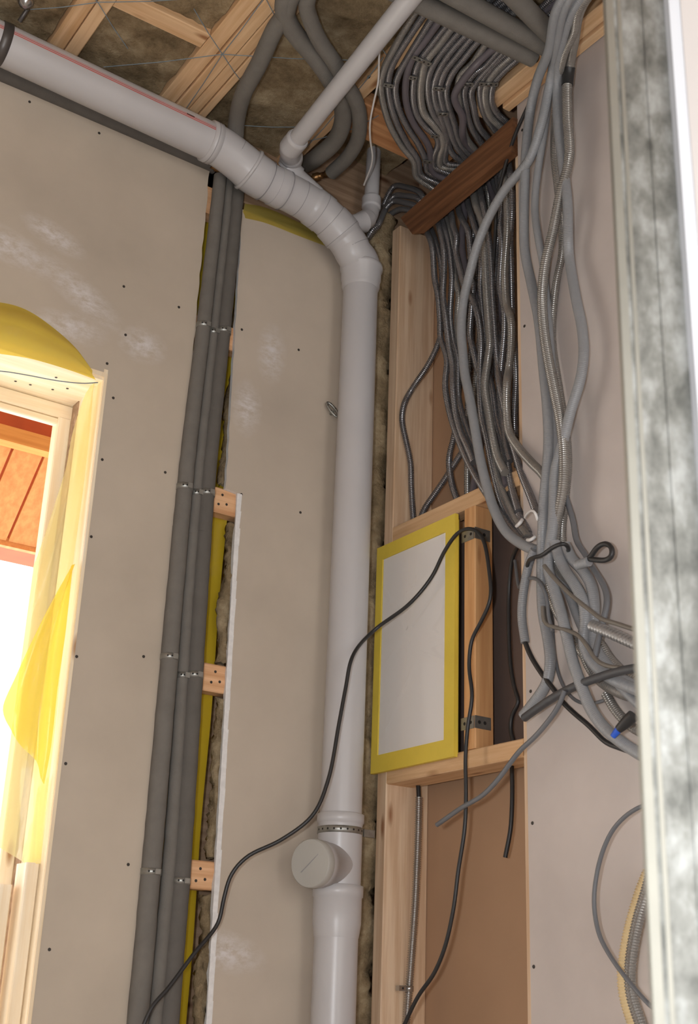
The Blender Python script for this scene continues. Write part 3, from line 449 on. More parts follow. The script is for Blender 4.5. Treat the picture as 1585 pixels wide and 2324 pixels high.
def ordinal(i):
    w_ = ['first', 'second', 'third', 'fourth', 'fifth', 'sixth', 'seventh', 'eighth', 'ninth', 'tenth', 'eleventh', 'twelfth', 'thirteenth', 'fourteenth', 'fifteenth', 'sixteenth', 'seventeenth']
    return w_[i]

# ------------------------------------------------------------------ setting: floor, ceiling
tag(MB().box((-4.2, -5, -.1), (.3, .35, 0)).build('floor', M['concrete']), 'grey screed floor below the picture', None, None, 'structure')
ceil = tag(MB().box((-4.2, -5, 4.22), (.3, .35, 4.3)).build('ceiling', M['rimx']), 'open timber ceiling with mineral wool between joists', None, None, 'structure')
JZ = 3.97
for x0, x1 in ((-1.215, -1.172), (-1.169, -1.13), (-.862, -.815), (-.812, -.772), (-.769, -.738), (-.735, -.712), (-.42, -.378), (-1.75, -1.66), (-2.3, -2.21), (-2.9, -2.81), (-3.5, -3.41)):
    dz = random.uniform(-.004, .004)
    MB().rbox((x0, -4.9, JZ+dz), (x1, .012, 4.2)).build('joist', M['woody'], ceil)
MB().rbox((-1.128, -.372, JZ+.004), (-.864, -.31, 4.08)).build('noggin', M['woodx'], ceil)
MB().rbox((-.376, -.4, JZ-.002), (.0, -.262, 4.02)).build('plank', M['orangex'], ceil)
MB().rbox((-.095, -1.5, 3.962), (-.045, -.56, 4.03)).build('edge_batten', M['woody'], ceil)
MB().rbox((-.043, -1.5, 3.95), (-.016, -.64, 4.03)).build('edge_batten', M['woody'], ceil)
def wool_sheet(x0, x1, y0, y1, z, amp, step=.02):
    nx = int((x1-x0)/step)+1; ny = int((y1-y0)/step)+1; v = []; f = []
    ph = [(random.uniform(10, 70), random.uniform(10, 70), random.uniform(0, 6)) for _ in range(7)]
    for j in range(ny+1):
        for i in range(nx+1):
            x = x0+(x1-x0)*i/nx; y = y0+(y1-y0)*j/ny
            h = sum(math.sin(a*x+b*y+c) for a, b, c in ph)/7*amp+random.uniform(-.3, .3)*amp
            v.append((x, y, z+h))
    for j in range(ny):
        for i in range(nx): q = j*(nx+1)+i; f.append((q, q+nx+1, q+nx+2, q+1))
    return MB().add(v, f, 0, True)
for x0, x1, y0, z in ((-1.66, -1.217, -2.2, 3.994), (-1.129, -.864, -2.2, 3.994), (-.711, -.421, -2.2, 4.004), (-.377, .0, -2.2, 4.12)):
    tag(wool_sheet(x0, x1, y0, .02, z, .011).build('mineral_wool', M['wool'], ceil), 'brown mineral wool pressed between the joists', None, None, 'stuff')
# twine stretched under the joists (points measured on the ceiling)
TW = [((-1.1697,-0.3128,3.964),(-1.315,-0.1727,3.964)),
 ((-1.1697,-0.3128,3.964),(-0.9506,-0.4928,3.964)),
 ((-1.1697,-0.3128,3.964),(-1.0304,-0.1991,3.964)),
 ((-1.1697,-0.3128,3.964),(-1.2018,-0.3379,3.964)),
 ((-0.8056,-0.3366,3.964),(-1.0546,-0.0888,3.964)),
 ((-0.8056,-0.3366,3.964),(-0.951,-0.4435,3.964)),
 ((-0.8056,-0.3366,3.964),(-0.4796,-0.5463,3.964)),
 ((-0.8056,-0.3366,3.964),(-0.781,-0.0606,3.964)),
 ((-0.8056,-0.3366,3.964),(-0.8188,-0.5893,3.964)),
 ((-0.8056,-0.3366,3.964),(-0.6811,-0.2547,3.964)),
 ((-0.6203,-0.0948,3.964),(-0.4448,-0.2151,3.964)),
 ((-0.8101,-0.586,3.964),(-0.7271,-0.5273,3.964)),
 ((-0.3972,-0.1144,3.964),(-0.4187,-0.39,3.964)),
 ((-0.4137,-0.4055,3.964),(-0.4372,-0.5929,3.964)),
 ((-0.4819,-0.6348,3.964),(-0.4293,-0.603,3.964)),
 ((-0.3508,-0.2414,3.964),(-0.3047,-0.3845,3.964)),
 ((-0.4092,-0.1587,3.964),(-0.3565,-0.2501,3.964))]
for a, b in TW:
    a = Vector(a); b = Vector(b); MB().tube([a, (a+b)/2+Vector((0, 0, -.004)), b], .0013, 5).build('twine', M['twine'], ceil)

tag(MB().box((-4.2, -5.1, 0), (.16, -5, .7)).box((-4.2, -5.1, 3.5), (.16, -5, 4.22)).box((-4.2, -5.1, .7), (-4.0, -5, 3.5)).box((-.2, -5.1, .7), (.16, -5, 3.5)).build('wall_back_added', M['paint']), 'unseen wall added behind the camera to limit daylight, with a wide opening', None, None, 'structure')  # added out of view to cut the daylight, opening lets part of it in
tag(MB().box((-4.3, -5, 0), (-4.2, .16, 4.22)).build('wall_side_added', M['paint']), 'unseen wall added left of the picture to limit daylight', None, None, 'structure')  # added out of view, closes the room so less sky reaches inside
# ------------------------------------------------------------------ setting: left wall
wl = tag(MB().box((-4.2, .16, 0), (-2.1, .2, 4.22)).box((-.915, .16, 0), (.3, .2, 4.22)).box((-2.1, .16, 3.08), (-.915, .2, 4.22)).box((-2.1, .16, 0), (-.915, .2, .6)).build('wall_left', M['rimx']),
         'left wall of plasterboard on battens, open along a strip of pipes', None, None, 'structure')
def board(rows, y0, y1, name, mats, parent, edge_mi=1):
    """rows: (z, xl, xr) from the bottom up, a sheet of plasterboard"""
    v = []; f = []; mi = []; n = len(rows)
    for z, a, b in rows: v += [(a, y0, z), (b, y0, z), (b, y1, z), (a, y1, z)]
    mb = MB(); base = 0; mb.v = v
    for i in range(n-1):
        o = 4*i
        for k, m in ((0, 0), (1, edge_mi), (2, 0), (3, edge_mi)):
            mb.f.append((o+k, o+(k+1) % 4, o+4+(k+1) % 4, o+4+k)); mb.mi.append(m); mb.sm.append(False)
    mb.f += [(3, 2, 1, 0), tuple(4*(n-1)+k for k in range(4))]; mb.mi += [edge_mi]*2; mb.sm += [False]*2
    return mb
def zsteps(z0, z1, st=.03):
    n = max(1, int((z1-z0)/st)); return [z0+(z1-z0)*i/n for i in range(n+1)]
rj = random.Random(3)
b1 = board([(z, -.9008, -.655+rj.uniform(-.0025, .0025)) for z in zsteps(0, 3.0725)]+[(z, -.9008, -.655+rj.uniform(-.0025, .0025)) for z in zsteps(3.0745, 3.845)], 0, .0125, 'p', None, None)
b1.box((-4.2, 0, 3.0725), (-.9008, .0125, 3.845)); b1.box((-4.2, 0, 0), (-2.121, .0125, 3.0725)); b1.box((-2.121, 0, 0), (-.9008, .0125, .599))
g1 = b1.build('plasterboard', [M['gyp1'], M['core']], wl); g1['label'] = 'large beige board with white plaster smears beside the window'
rows = []
for z in zsteps(0, 2.832): rows.append((z, -.457-.022*max(0, z-1.45)/1.38+rj.uniform(-.003, .003), -.04+rj.uniform(-.006, .006)))
for z in zsteps(2.836, 3.752): rows.append((z, -.517-.018*(z-2.83)/.92+rj.uniform(-.002, .002), -.06+rj.uniform(-.006, .006)))
g2 = board(rows, 0, .0125, 'p', None, None).build('plasterboard', [M['gyp2'], M['core']], wl); g2['label'] = 'narrow beige board behind the soil pipe'
# ragged white filler along the left edge of the narrow board
ce = MB()
for z in zsteps(1.3, 2.78, .05):
    x = -.457-.022*max(0, z-1.45)/1.38; wv = rj.uniform(.010, .013)
    ce.hexa([(x-.003, -.0015, z), (x+wv, -.0015, z), (x+wv, .001, z), (x-.003, .001, z), (x-.003, -.0015, z+.051), (x+rj.uniform(.010, .013), -.0015, z+.051), (x+wv, .001, z+.051), (x-.003, .001, z+.051)])
ce.build('torn_edge', M['core'], wl)
for z in (3.35, 2.84, 2.338, 1.832, 1.33):
    dz = .075 if z > 2 else .07
    bt = MB().rbox((-.9, .0128, z-dz), (-.06, .056, z)).build('batten', M['batx'], wl)
    for sx, sz in ((-.52, -.02), (-.505, -.045), (-.53, -.05)):
        if z < 3: disc(MB(), (sx+(.02 if z < 2.5 else 0), .0128, z+sz), (0, -1, 0), .004, .001).build('screw', M['screw'], bt)
MB().rbox((-.668, .0128, 3.70), (-.61, .056, 3.88)).build('blocking', M['batx'], wl)
MB().rbox((-.655, .0128, 3.79), (.14, .05, 4.2)).build('header', M['rimx'], wl)
def sheet(fn, nu, nv):
    v = [fn(i/nu, j/nv) for j in range(nv+1) for i in range(nu+1)]
    f = [(j*(nu+1)+i, j*(nu+1)+i+1, (j+1)*(nu+1)+i+1, (j+1)*(nu+1)+i) for j in range(nv) for i in range(nu)]
    return MB().add(v, f, 0, True)
sheet(lambda a, b: (-.9+.42*a, .058+.006*math.sin(a*30+b*7)+.004*math.sin(b*40), 3.78*b), 14, 60).build('membrane', M['filmw'], wl)
# tattered wool along the edge of the narrow board
def wool_column(cx, cy, rx, ry, z0, z1, seed, tat=.4):
    rr = random.Random(seed); sides = 14; v = []; f = []; zs = zsteps(z0, z1, .012); ph = [rr.uniform(0, 6) for _ in range(4)]
    for z in zs:
        sw = .012*math.sin(z*9+ph[0])+.008*math.sin(z*23+ph[1])
        for k in range(sides):
            a = 2*math.pi*k/sides; s = 1+rr.uniform(-tat, tat)+.25*math.sin(z*31+a*2+ph[2])
            v.append((cx(z)+sw*.5+rx*s*math.cos(a), cy+ry*s*math.sin(a), z+rr.uniform(-.004, .004)))
    for j in range(len(zs)-1):
        for k in range(sides): f.append((j*sides+k, j*sides+(k+1) % sides, (j+1)*sides+(k+1) % sides, (j+1)*sides+k))
    return MB().add(v, f, 0, True)
lx = lambda z: (-.457-.022*max(0, z-1.45)/1.38 if z < 2.83 else -.515)+.0
for z0, z1 in ((1.3, 1.75), (1.84, 2.25), (2.35, 2.75), (2.86, 3.26), (3.36, 3.7)):
    tag(wool_column(lambda z: lx(z)+(.004 if z < 2.83 else .008), .034, .017 if z0 < 2.8 else .009, .017, z0, z1, int(z0*100)).build('wool_tuft', M['wool'], wl), 'torn brown mineral wool along the board edge', None, None, 'stuff')
tag(wool_column(lambda z: -.662, .034, .014, .014, 1.2, 3.25, 5).build('wool_tuft', M['wool'], wl), None, None, None, 'stuff')
tag(wool_column(lambda z: -.012, .012, .05, .03, 1.2, 3.95, 9, .25).build('wool_tuft', M['wool'], wl), 'mineral wool packed in the room corner', None, None, 'stuff')
# screws of the plasterboard
for x, y, z in [(-0.8839,0,3.3503),(-0.7122,0,3.346),(-0.9059,0,3.1008),(-0.8771,0,3.006),(-0.8878,0,2.8216),(-0.705,0,2.8342),(-0.8932,0,2.6036),(-0.7155,0,2.3184),(-0.8944,0,2.2864),(-0.8904,0,2.0223),(-1.2215,0,3.8192),(-1.0116,0,3.8113),(-0.3084,0,3.3437),(-0.2716,0,2.8253),(-0.5055,0,3.3448),(-0.4675,0,2.831),(-0.7026,0,1.8035),(-0.8773,0,1.5998),(-0.8626,0,3.204)]:
    disc(MB(), (x, 0, z), (0, -1, 0), .0042, .0012).build('screw', M['screw'], wl)

# ------------------------------------------------------------------ setting: right wall
wr = tag(MB().box((.145, -5, 0), (.16, .16, 4.22)).build('wall_right', M['back']), 'right stud wall with an open bay full of conduits', None, None, 'structure')
for y0, y1 in ((-.08, -.035), (-.69, -.64), (-1.29, -1.245)):
    MB().rbox((0, y0, 0), (.144, y1, 3.87)).build('stud', M['woodz'], wr)
MB().rbox((.0, -.64, 2.775), (.05, -.08, 2.822)).build('noggin', M['woody'], wr)
MB().rbox((.0, -.64, 2.072), (.09, -.08, 2.117)).build('noggin', M['woody'], wr)
MB().rbox((.0, -.46, 2.118), (.062, -.413, 2.774)).build('post', M['orangez'], wr)
MB().box((.1, -.64, 2.118), (.11, -.12, 2.774)).build('bay_back', M['brownboard'], wr)  # extra dark brown sheet across the bay between the noggins
gr = MB().box((-.0125, -2.1, 0), (-.0005, -.668, 3.962)).build('plasterboard', M['gyp3'], wr); gr['label'] = 'grey board to the right of the open bay'
for z in (2.695, 2.185):
    br = MB().rbox((-.0022, -.457, z-.016), (-.0004, -.405, z+.016), .0005).box((-.0022, -.4626, z-.016), (.05, -.4604, z+.016)).build('bracket', M['strip'], wr)
    for y_, in ((-.42,), (-.445,)): disc(MB(), (-.0022, y_, z), (-1, 0, 0), .0045, .0006).build('hole', M['hole'], br)
    for x_ in (.012, .03): disc(MB(), (x_, -.4626, z), (0, -1, 0), .005, .0006).build('hole', M['hole'], br)
for y, z in [(-0.6841,3.2187),(-0.6844,2.2212),(-0.6829,1.912),(-0.6794,1.5999),(-0.6886,3.8567)]:
    disc(MB(), (-.0125, y, z), (-1, 0, 0), .0045, .0012).build('screw', M['screw'], wr)

# ------------------------------------------------------------------ setting: window and eave
wn = tag(MB().box((-.912, -.001, .6), (-.901, .24, 3.082)).build('window_1', M['pale']), 'unfinished window opening lined with pale pine', None, None, 'structure')
MB().box((-2.1, -.001, 3.048), (-.912, .24, 3.072)).build('head_lining', M['palex'], wn)
MB().box((-2.1, -.001, .6), (-.912, .24, .63)).build('sill', M['palex'], wn)
MB().box((-2.12, -.001, .6), (-2.1, .24, 3.085)).build('jamb_lining', M['pale'], wn)
# rim strip proud of the board
MB().box((-.911, -.005, .6), (-.902, -.001, 3.068)).box((-2.1, -.006, 3.056), (-.911, -.001, 3.068)).build('edge_trim', M['pale'], wn)
# fixed frame
MB().rbox((-2.1, .205, 3.005), (-.912, .25, 3.047)).build('frame_head', M['palex'], wn)
MB().rbox((-.95, .205, .63), (-.912, .25, 3.005)).build('frame_stile', M['pale'], wn)
MB().rbox((-1.53, .205, .63), (-1.48, .25, 3.005)).build('mullion', M['pale'], wn)
MB().rbox((-2.1, .21, 2.985), (-.95, .232, 3.004)).build('frame_lip', M['palex'], wn)
for k, (x0, z1) in enumerate(((-.945, 1.79), (-.99, 1.74))):
    MB().rbox((x0, .03+.04*k, .64), (x0+.032, .1+.04*k, z1)).build('loose_batten', M['pale'], wn)
for x, z in ((-.97, 0), (-1.0, 0), (-1.02, 0), (-1.06, 0), (-1.1, 0)):
    disc(MB(), (x, random.uniform(.05, .16), 3.048), (0, 0, -1), .004, .001).build('screw', M['screw'], wn)
ev = tag(MB().box((-3.2, .5, 3.03), (.2, .53, 3.4)).build('roof_eave', M['eavered']), 'red brown and orange boarded eave outside the window', None, None, 'structure')
sl = -.86
def sloped(x0, x1, ya, yb, za, th, m, nm):
    zb = za+sl*(yb-ya)
    MB().hexa([(x0, ya, za), (x1, ya, za), (x1, yb, zb), (x0, yb, zb), (x0, ya, za+th), (x1, ya, za+th), (x1, yb, zb+th), (x0, yb, zb+th)]).build(nm, m, ev)
MB().box((-3.2, .47, 3.012), (.2, .515, 3.06)).build('batten', M['eavex'], ev)
k = 0; x = -2.9
while x < .1:
    sloped(x+.0045, x+.0925, .51, .755, 3.022+random.uniform(-.001, .001), .02, M['eave'], 'plank'); x += .0965
MB().box((-3.2, .5, 3.03), (.2, 1.6, 3.045)).build('eave_deck', M['eavered'], ev)
sloped(-3.2, .2, .51, .76, 3.034, .012, M['eavered'], 'backing')
MB().box((-3.2, .757, 2.795), (.2, .78, 2.9)).build('fascia', M['eave'], ev)

# ------------------------------------------------------------------ setting: partition end in the foreground
PA, PB = ((-1.1727,-2.1255,0),(-1.1175,-2.1627,0))
PA = Vector(PA); PB = Vector(PB); du = (PB-PA).normalized(); dn = Vector((du.y, -du.x, 0))
if dn.dot(Vector((CAM.x-PA.x, CAM.y-PA.y, 0))) < 0: dn = -dn
def vquad(mb, a, b, off0, off1, z0, z1, mi=0):
    p = [PA+du*a+dn*off0, PA+du*b+dn*off0, PA+du*b+dn*off1, PA+du*a+dn*off1]
    mb.hexa([(q.x, q.y, z0) for q in p]+[(q.x, q.y, z1) for q in p], mi)
W = (PB-PA).length
m_ = MB(); vquad(m_, .0, W, -.0007, 0, 0, 4.0)
wp = tag(m_.build('wall_partition', M['galv']), 'blurred galvanised steel stud ending a partition at right', None, None, 'structure')
m_ = MB(); vquad(m_, -.0006, .0, -.012, .0, 0, 4.0); vquad(m_, 0, .008, 0, .002, 0, 4.0); vquad(m_, .0125, .0165, 0, .002, 0, 4.0); m_.build('flange', M['flange'], wp)
m_ = MB(); vquad(m_, W*.62, W*.66, 0, .0025, 0, 4.0); m_.build('rib', M['galv'], wp)
m_ = MB(); vquad(m_, W, W+.0125, -.05, .02, 0, 4.0); m_.build('plasterboard', M['boardedge'], wp)
m_ = MB(); vquad(m_, W+.0125, W+.4, -.05, .022, 0, 4.0); m_.build('painted_face', M['paint'], wp)

# ------------------------------------------------------------------ soil pipe
VX, VY = -.152, -.09
soil = thing('soil_pipe', (VX, VY, 0), 'thick grey plastic soil pipe running below the ceiling and down beside the corner', 'pipe')
h0, h1 = [Vector(p) for p in PATHS['soil_h'][0]]
hd = (h1-h0).normalized(); hs = h0-hd*1.9
RP = .0575
MB().tube([hs, h1], RP, 40).build('horizontal_pipe', M['pvc'], soil)
def rings(path, rl, name, mat=None, sides=40): return MB().tube(path, rl, sides).build(name, mat or M['pvc'], soil)
# red stripes printed along the pipe
side = Vector((0, -1, 0)); up = hd.cross(side).normalized()
if up.z < 0: up = -up
st = None
for ang in (0, 5.5, 11):
    a = math.radians(ang); a2 = a+math.radians(2.6 if ang < 10 else 1.0); v = []
    for e in (hs, h1-hd*.004):
        for t in (a, a2): v.append(e+(side*math.cos(t)+up*math.sin(t))*(RP+.0006))
    MB().add(v, [(0, 1, 3, 2)]).build('stripe', M['red'], soil)
a = math.radians(31)
v = []
for e in (h1-hd*.13, h1-hd*.105):
    for t in (math.radians(8), math.radians(12)): v.append(e+(side*math.cos(t)+up*math.sin(t))*(RP+.001))
MB().add(v, [(0, 1, 3, 2)]).build('print_mark', M['ink'], soil)
# couplings at the left
e0 = h0-hd*.005
hg = thing('pipe_hanger', tuple(h0), 'dark blurred pipe hanger holding the soil pipe at the top left edge', 'hanger')
MB().tube([h0-hd*.035, h0-hd*.034, h0-hd*.008, h0-hd*.007], [.058, .0605, .0605, .058], 40, caps=False).build('band', M['hang'], hg)
hq = [Vector(x) for x in PATHS['hanger'][0]]
MB().tube([hq[1], hq[0], hq[0]+Vector((0, 0, .06))], .006, 10).build('rod', M['hang'], hg)
MB().tube([hq[2]+Vector((0, 0, .02)), hq[2], hq[2]-Vector((0, 0, .012)), hq[2]-Vector((0, 0, .018))], [.02, .022, .016, .006], 20).build('rosette', M['steel'], hg)
sp = spline(PATHS['soil'][0], .006); L = len(sp)
def seg(a, b): return sp[int(a*(L-1)):int(b*(L-1))+1]
def prof(path, stops):
    n = len(path); out = []
    for i in range(n):
        t = i/(n-1)
        for (t0, r_a), (t1, r_b) in zip(stops, stops[1:]):
            if t0 <= t <= t1: out.append(r_a+(r_b-r_a)*((t-t0)/(t1-t0) if t1 > t0 else 0)); break
    return out
rings([h1-hd*.034, h1-hd*.033, h1-hd*.005, h1-hd*.003], [.058, .0628, .0628, .0595], 'elbow_socket')
rings([h1-hd*.0215, h1-hd*.0195], .0633, 'joint_ring', M['pvcd'])
p = spline([h1-hd*.02, h1-hd*.005, sp[int(.06*(L-1))], sp[int(.13*(L-1))], sp[int(.2*(L-1))]], .005); rings(p, prof(p, [(0, .0592), (.85, .0605), (1, .062)]), 'elbow')
i = int(.2*(L-1)); t = (sp[i+1]-sp[i-1]).normalized()
MB().tube([sp[i]-t*.006, sp[i]-t*.005, sp[i], sp[i]+t*.004, sp[i]+t*.005], [.0615, .067, .0685, .0675, .0625], 40).build('collar', M['pvc'], soil)
p = seg(.2, .36); rings(p, prof(p, [(0, .064), (.6, .062), (.62, .059), (1, .0585)]), 'coupling')
p = seg(.35, .66); rings(p, prof(p, [(0, .0612), (.18, .0612), (.2, .0575), (.72, .0575), (.74, .0612), (1, .0612)]), 'tee_body')
p = seg(.65, .77); rings(p, prof(p, [(0, .0585), (.45, .0585), (.5, .0618), (1, .0618)]), 'bend_socket')
p = seg(.76, .89); rings(p, prof(p, [(0, .0625), (.32, .0625), (.36, .058), (1, .058)]), 'bend')
for a, rr in ((.1, .0596), (.3, .0622), (.41, .0612), (.5, .0575), (.62, .0612), (.7, .0585), (.79, .0625), (.875, .0582)):   # joint rings
    i = int(a*(L-1)); t = (sp[i+1]-sp[i-1]).normalized()
    MB().tube([sp[i]-t*.0009, sp[i]+t*.0009], rr+.0006, 40).build('joint_ring', M['pvcd'], soil)
p = [sp[int(.93*(L-1))], sp[-1], Vector((VX, VY, 3.6)), Vector((VX, VY, 3.58)), Vector((VX, VY, 3.555)), Vector((VX, VY, 3.53))]
rings([Vector((VX, VY, z)) for z in (3.652, 3.648, 3.636, 3.632, 3.60, 3.596, 3.575, 3.565)], [.058, .0668, .0668, .062, .062, .059, .059, .0545], 'pipe_socket')
rings(spline([sp[int(.86*(L-1))], sp[int(.92*(L-1))], Vector((VX-.004, VY-.002, 3.665)), Vector((VX, VY, 3.64)), Vector((VX, VY, 3.6))], .006), .0578, 'bend_end')
rings([Vector((VX, VY, z)) for z in (3.57, 1.94)], [.0535, .0555], 'upright_pipe')
rings([Vector((VX, VY, z)) for z in (1.975, 1.972, 1.952, 1.95, 1.945, 1.79)], [.056, .0625, .0625, .0605, .0585, .0585], 'inspection_body')
rings([Vector((VX, VY, z)) for z in (1.794, 1.792, 1.765, 1.763, 1.70, 1.665)], [.0585, .0655, .0655, .0625, .0625, .0575], 'lower_socket')
rings([Vector((VX, VY, z)) for z in (1.67, 0)], .0565, 'lower_pipe')
ax = Vector((-.93, -.36, -.05)).normalized(); c0 = Vector((VX, VY, 1.842))
MB().tube([c0, c0+ax*.078, c0+ax*.08, c0+ax*.1], [.056, .056, .059, .059], 40).build('inspection_branch', M['pvc'], soil)
cap = MB().tube([c0+ax*.1, c0+ax*.104, c0+ax*.124, c0+ax*.127], [.059, .0605, .0605, .058], 40).build('inspection_cap', M['cap'], soil)
cz = Vector((0, 0, 1)); cs_ = ax.cross(cz).normalized(); dd = (cs_*-.75+cz*.62).normalized()
if dd.dot(CR) < 0: dd = -dd
MB().tube([c0+ax*.1275-dd*.034, c0+ax*.1275+dd*.034], .0012, 6).build('groove', M['pvcd'], cap)
# branch socket for the thin pipe
b0 = [Vector(q) for q in PATHS['bp1'][0]]
mid = sp[int(.57*(L-1))]
base = mid+Vector((.01, -.01, .03))
topb = b0[2]+Vector((0, .005, -.045))
rings([base, topb-(topb-base)*.35, topb-(topb-base)*.33, topb], [.034, .031, .036, .036], 'side_branch', None, 24)
bq = [Vector(q) for q in PATHS['bp2'][0]]
rings([bq[5], bq[4], bq[4]+(bq[4]-bq[5])*.4], [.03, .03, .034], 'side_branch', None, 24)
cl = thing('pipe_clamp', (VX, VY, 1.92), 'perforated steel band clamp around the soil pipe above the round cap', 'clamp')
MB().tube([(VX, VY, 1.921), (VX, VY, 1.9215), (VX, VY, 1.9385), (VX, VY, 1.939)], [.0588, .0603, .0603, .0588], 40, caps=False).build('band', M['strip'], cl)
MB().rbox((VX+.056, VY-.03, 1.919), (VX+.09, VY-.024, 1.939), .001).build('strap_end', M['strip'], cl)
for k in range(9):
    a = math.radians(170+k*17); disc(MB(), (VX+.0602*math.cos(a), VY+.0602*math.sin(a), 1.93), (math.cos(a), math.sin(a), 0), .003, .0005, 6).build('hole', M['hole'], cl)
cl = thing('pipe_clamp', (-.2, -.02, 3.15), 'small oval perforated hanger on the board left of the soil pipe', 'clamp')
HO = [Vector((-.19, -.02, 3.171))+Vector((.6, -.25, -.8))*(.027*math.cos(k_*math.pi/8))+Vector((.8, 0, .6))*(.0095*math.sin(k_*math.pi/8)) for k_ in range(17)]
MB().tube(HO, .0042, 6).build('ring_band', M['strip'], cl)
MB().tube([(-.186, -.016, 3.168), (-.184, -.001, 3.166)], .005, 8).build('stem', M['strip'], cl)
for k_ in range(0, 16, 2): disc(MB(), HO[k_]+Vector((0, -.0042, 0)), (0, -1, 0), .002, .0004, 6).build('hole', M['hole'], cl)

# branch pipes
bp = thing('branch_pipe', tuple(b0[1]), 'thin light grey drain pipe slanting under the ceiling to the soil pipe', 'pipe')
d_ = (b0[0]-b0[1]).normalized()
MB().tube([b0[1], b0[0]+d_*1.6], .0275, 28).build('straight_pipe', M['pvc'], bp)
e = spline([b0[1]+d_*.03, b0[1], b0[1]-d_*.03, b0[2]+Vector((-.0, -.02, -.03)), topb], .004); n_ = len(e)
MB().tube(e, prof(e, [(0, .0305), (.04, .0345), (.3, .0345), (.33, .031), (.68, .031), (.7, .0345), (.92, .0345), (.94, .031), (1, .031)]), 28).build('elbow', M['pvc'], bp)
bp = thing('branch_pipe', tuple(bq[2]), 'short thin grey pipe dropping from the ceiling bay beside the white cord', 'pipe')
MB().tube([bq[2], bq[1], bq[0]+Vector((0, 0, .06))], .0235, 24).build('straight_pipe', M['pvc'], bp)
e = spline([bq[1]+Vector((0, 0, .015)), bq[2], bq[3], bq[4]], .004)
MB().tube(e, prof(e, [(0, .025), (.03, .031), (.26, .031), (.29, .027), (.6, .027), (.62, .0315), (.85, .0315), (1, .028)]), 28).build('elbow', M['pvc'], bp)

# ------------------------------------------------------------------ foam insulated pipes
def frad(r, z): return r[0]+(r[1]-r[0])*min(1, max(0, (3.75-z)/2.3))
fl_ = ['foam insulated pipe nearest the window side of the wall slot', 'thinnest foam insulated pipe in the middle of the wall slot', 'foam insulated pipe in the wall slot next to the yellow membrane']
for p, r, lab, mt in zip(PATHS['foamv'], ((.0195, .0255), (.0135, .0185), (.0195, .0245)), fl_, ('foam', 'foam', 'foamd')):
    bot = Vector(p[-1]); q = spline(p+[(bot.x, bot.y, 0.0)], .03)
    rr = random.Random(len(lab)); t = thing('insulated_pipe', tuple(bot[:2])+(0,), lab, 'pipe', 'insulated pipes in the wall slot')
    cut = [0, int(len(q)*.3), int(len(q)*.62), len(q)-1]
    for a, b in zip(cut, cut[1:]): MB().tube([x+Vector((rr.uniform(-.0008, .0008), 0, 0)) for x in q[a:b+1]], [frad(r, x.z) for x in q[a:b+1]], 24).build('foam_sleeve', M[mt], t)
t = thing('insulated_pipe', (-1.2, .0, 3.845), 'dark foam insulated pipe lying along the top edge of the wall under the soil pipe', 'pipe')
MB().tube([(-3.0, -.004, 3.885), (-1.5, -.004, 3.885), (-.64, -.004, 3.874)], .037, 24).build('foam_sleeve', M['foamd'], t)
MB().tube([(-.662, -.022, 3.846), (-.648, -.022, 3.846), (-.646, -.022, 3.846), (-.624, -.022, 3.842), (-.62, -.02, 3.82)], [.012, .012, .0155, .0155, .012], 12).build('elbow_fitting', M['brass'], t)
for p, r, lab in zip(PATHS['foamloop'], (.0245, .026, .022), ('foam pipe dropping along the wide joist behind the soil pipe', 'thick foam pipe curving back behind the slanting branch pipe', 'thinner foam pipe curving to a brass fitting beside the branch pipe')):
    t = thing('insulated_pipe', p[-1], lab, 'pipe', 'foam pipes looping below the ceiling'); q = spline(p, .012)
    MB().tube(q[:len(q)//2+1], r, 22).build('foam_sleeve', M['foam'], t); MB().tube(q[len(q)//2:], r*1.01, 22).build('foam_sleeve', M['foam'], t)
    if 'brass' in lab:
        b_ = [Vector(x) for x in PATHS['brass'][0]]; bt = MB().tube([b_[0], b_[2]+(b_[2]-b_[0])*1.2], .009, 14).build('copper_tube', M['brass'], t)
        dv = (b_[2]-b_[0]).normalized(); b1_ = b_[0]+dv*.012
        MB().tube([b1_, b1_+dv*.008, b1_+dv*.009, b1_+dv*.03, b1_+dv*.031, b1_+dv*.05], [.013, .013, .0105, .0105, .0145, .0145], 6).build('compression_nut', M['brass'], t)
for p, lab in zip(PATHS['foamtop'], ('foam pipe under the conduits at the ceiling, lowest of three, cut end visible', 'foam pipe under the ceiling conduits, middle of three', 'foam pipe under the ceiling conduits, uppermost of three at the frame top')):
    t = thing('insulated_pipe', p[1], lab, 'pipe', 'foam pipes crossing below the ceiling conduits')
    a, b = Vector(p[0]), Vector(p[1]); MB().tube([a, b], .0265, 24).build('foam_sleeve', M['foam'], t)
    MB().tube([b-(b-a)*.003, b+(b-a).normalized()*.012], .011, 16).build('copper_tube', M['brass'], t)
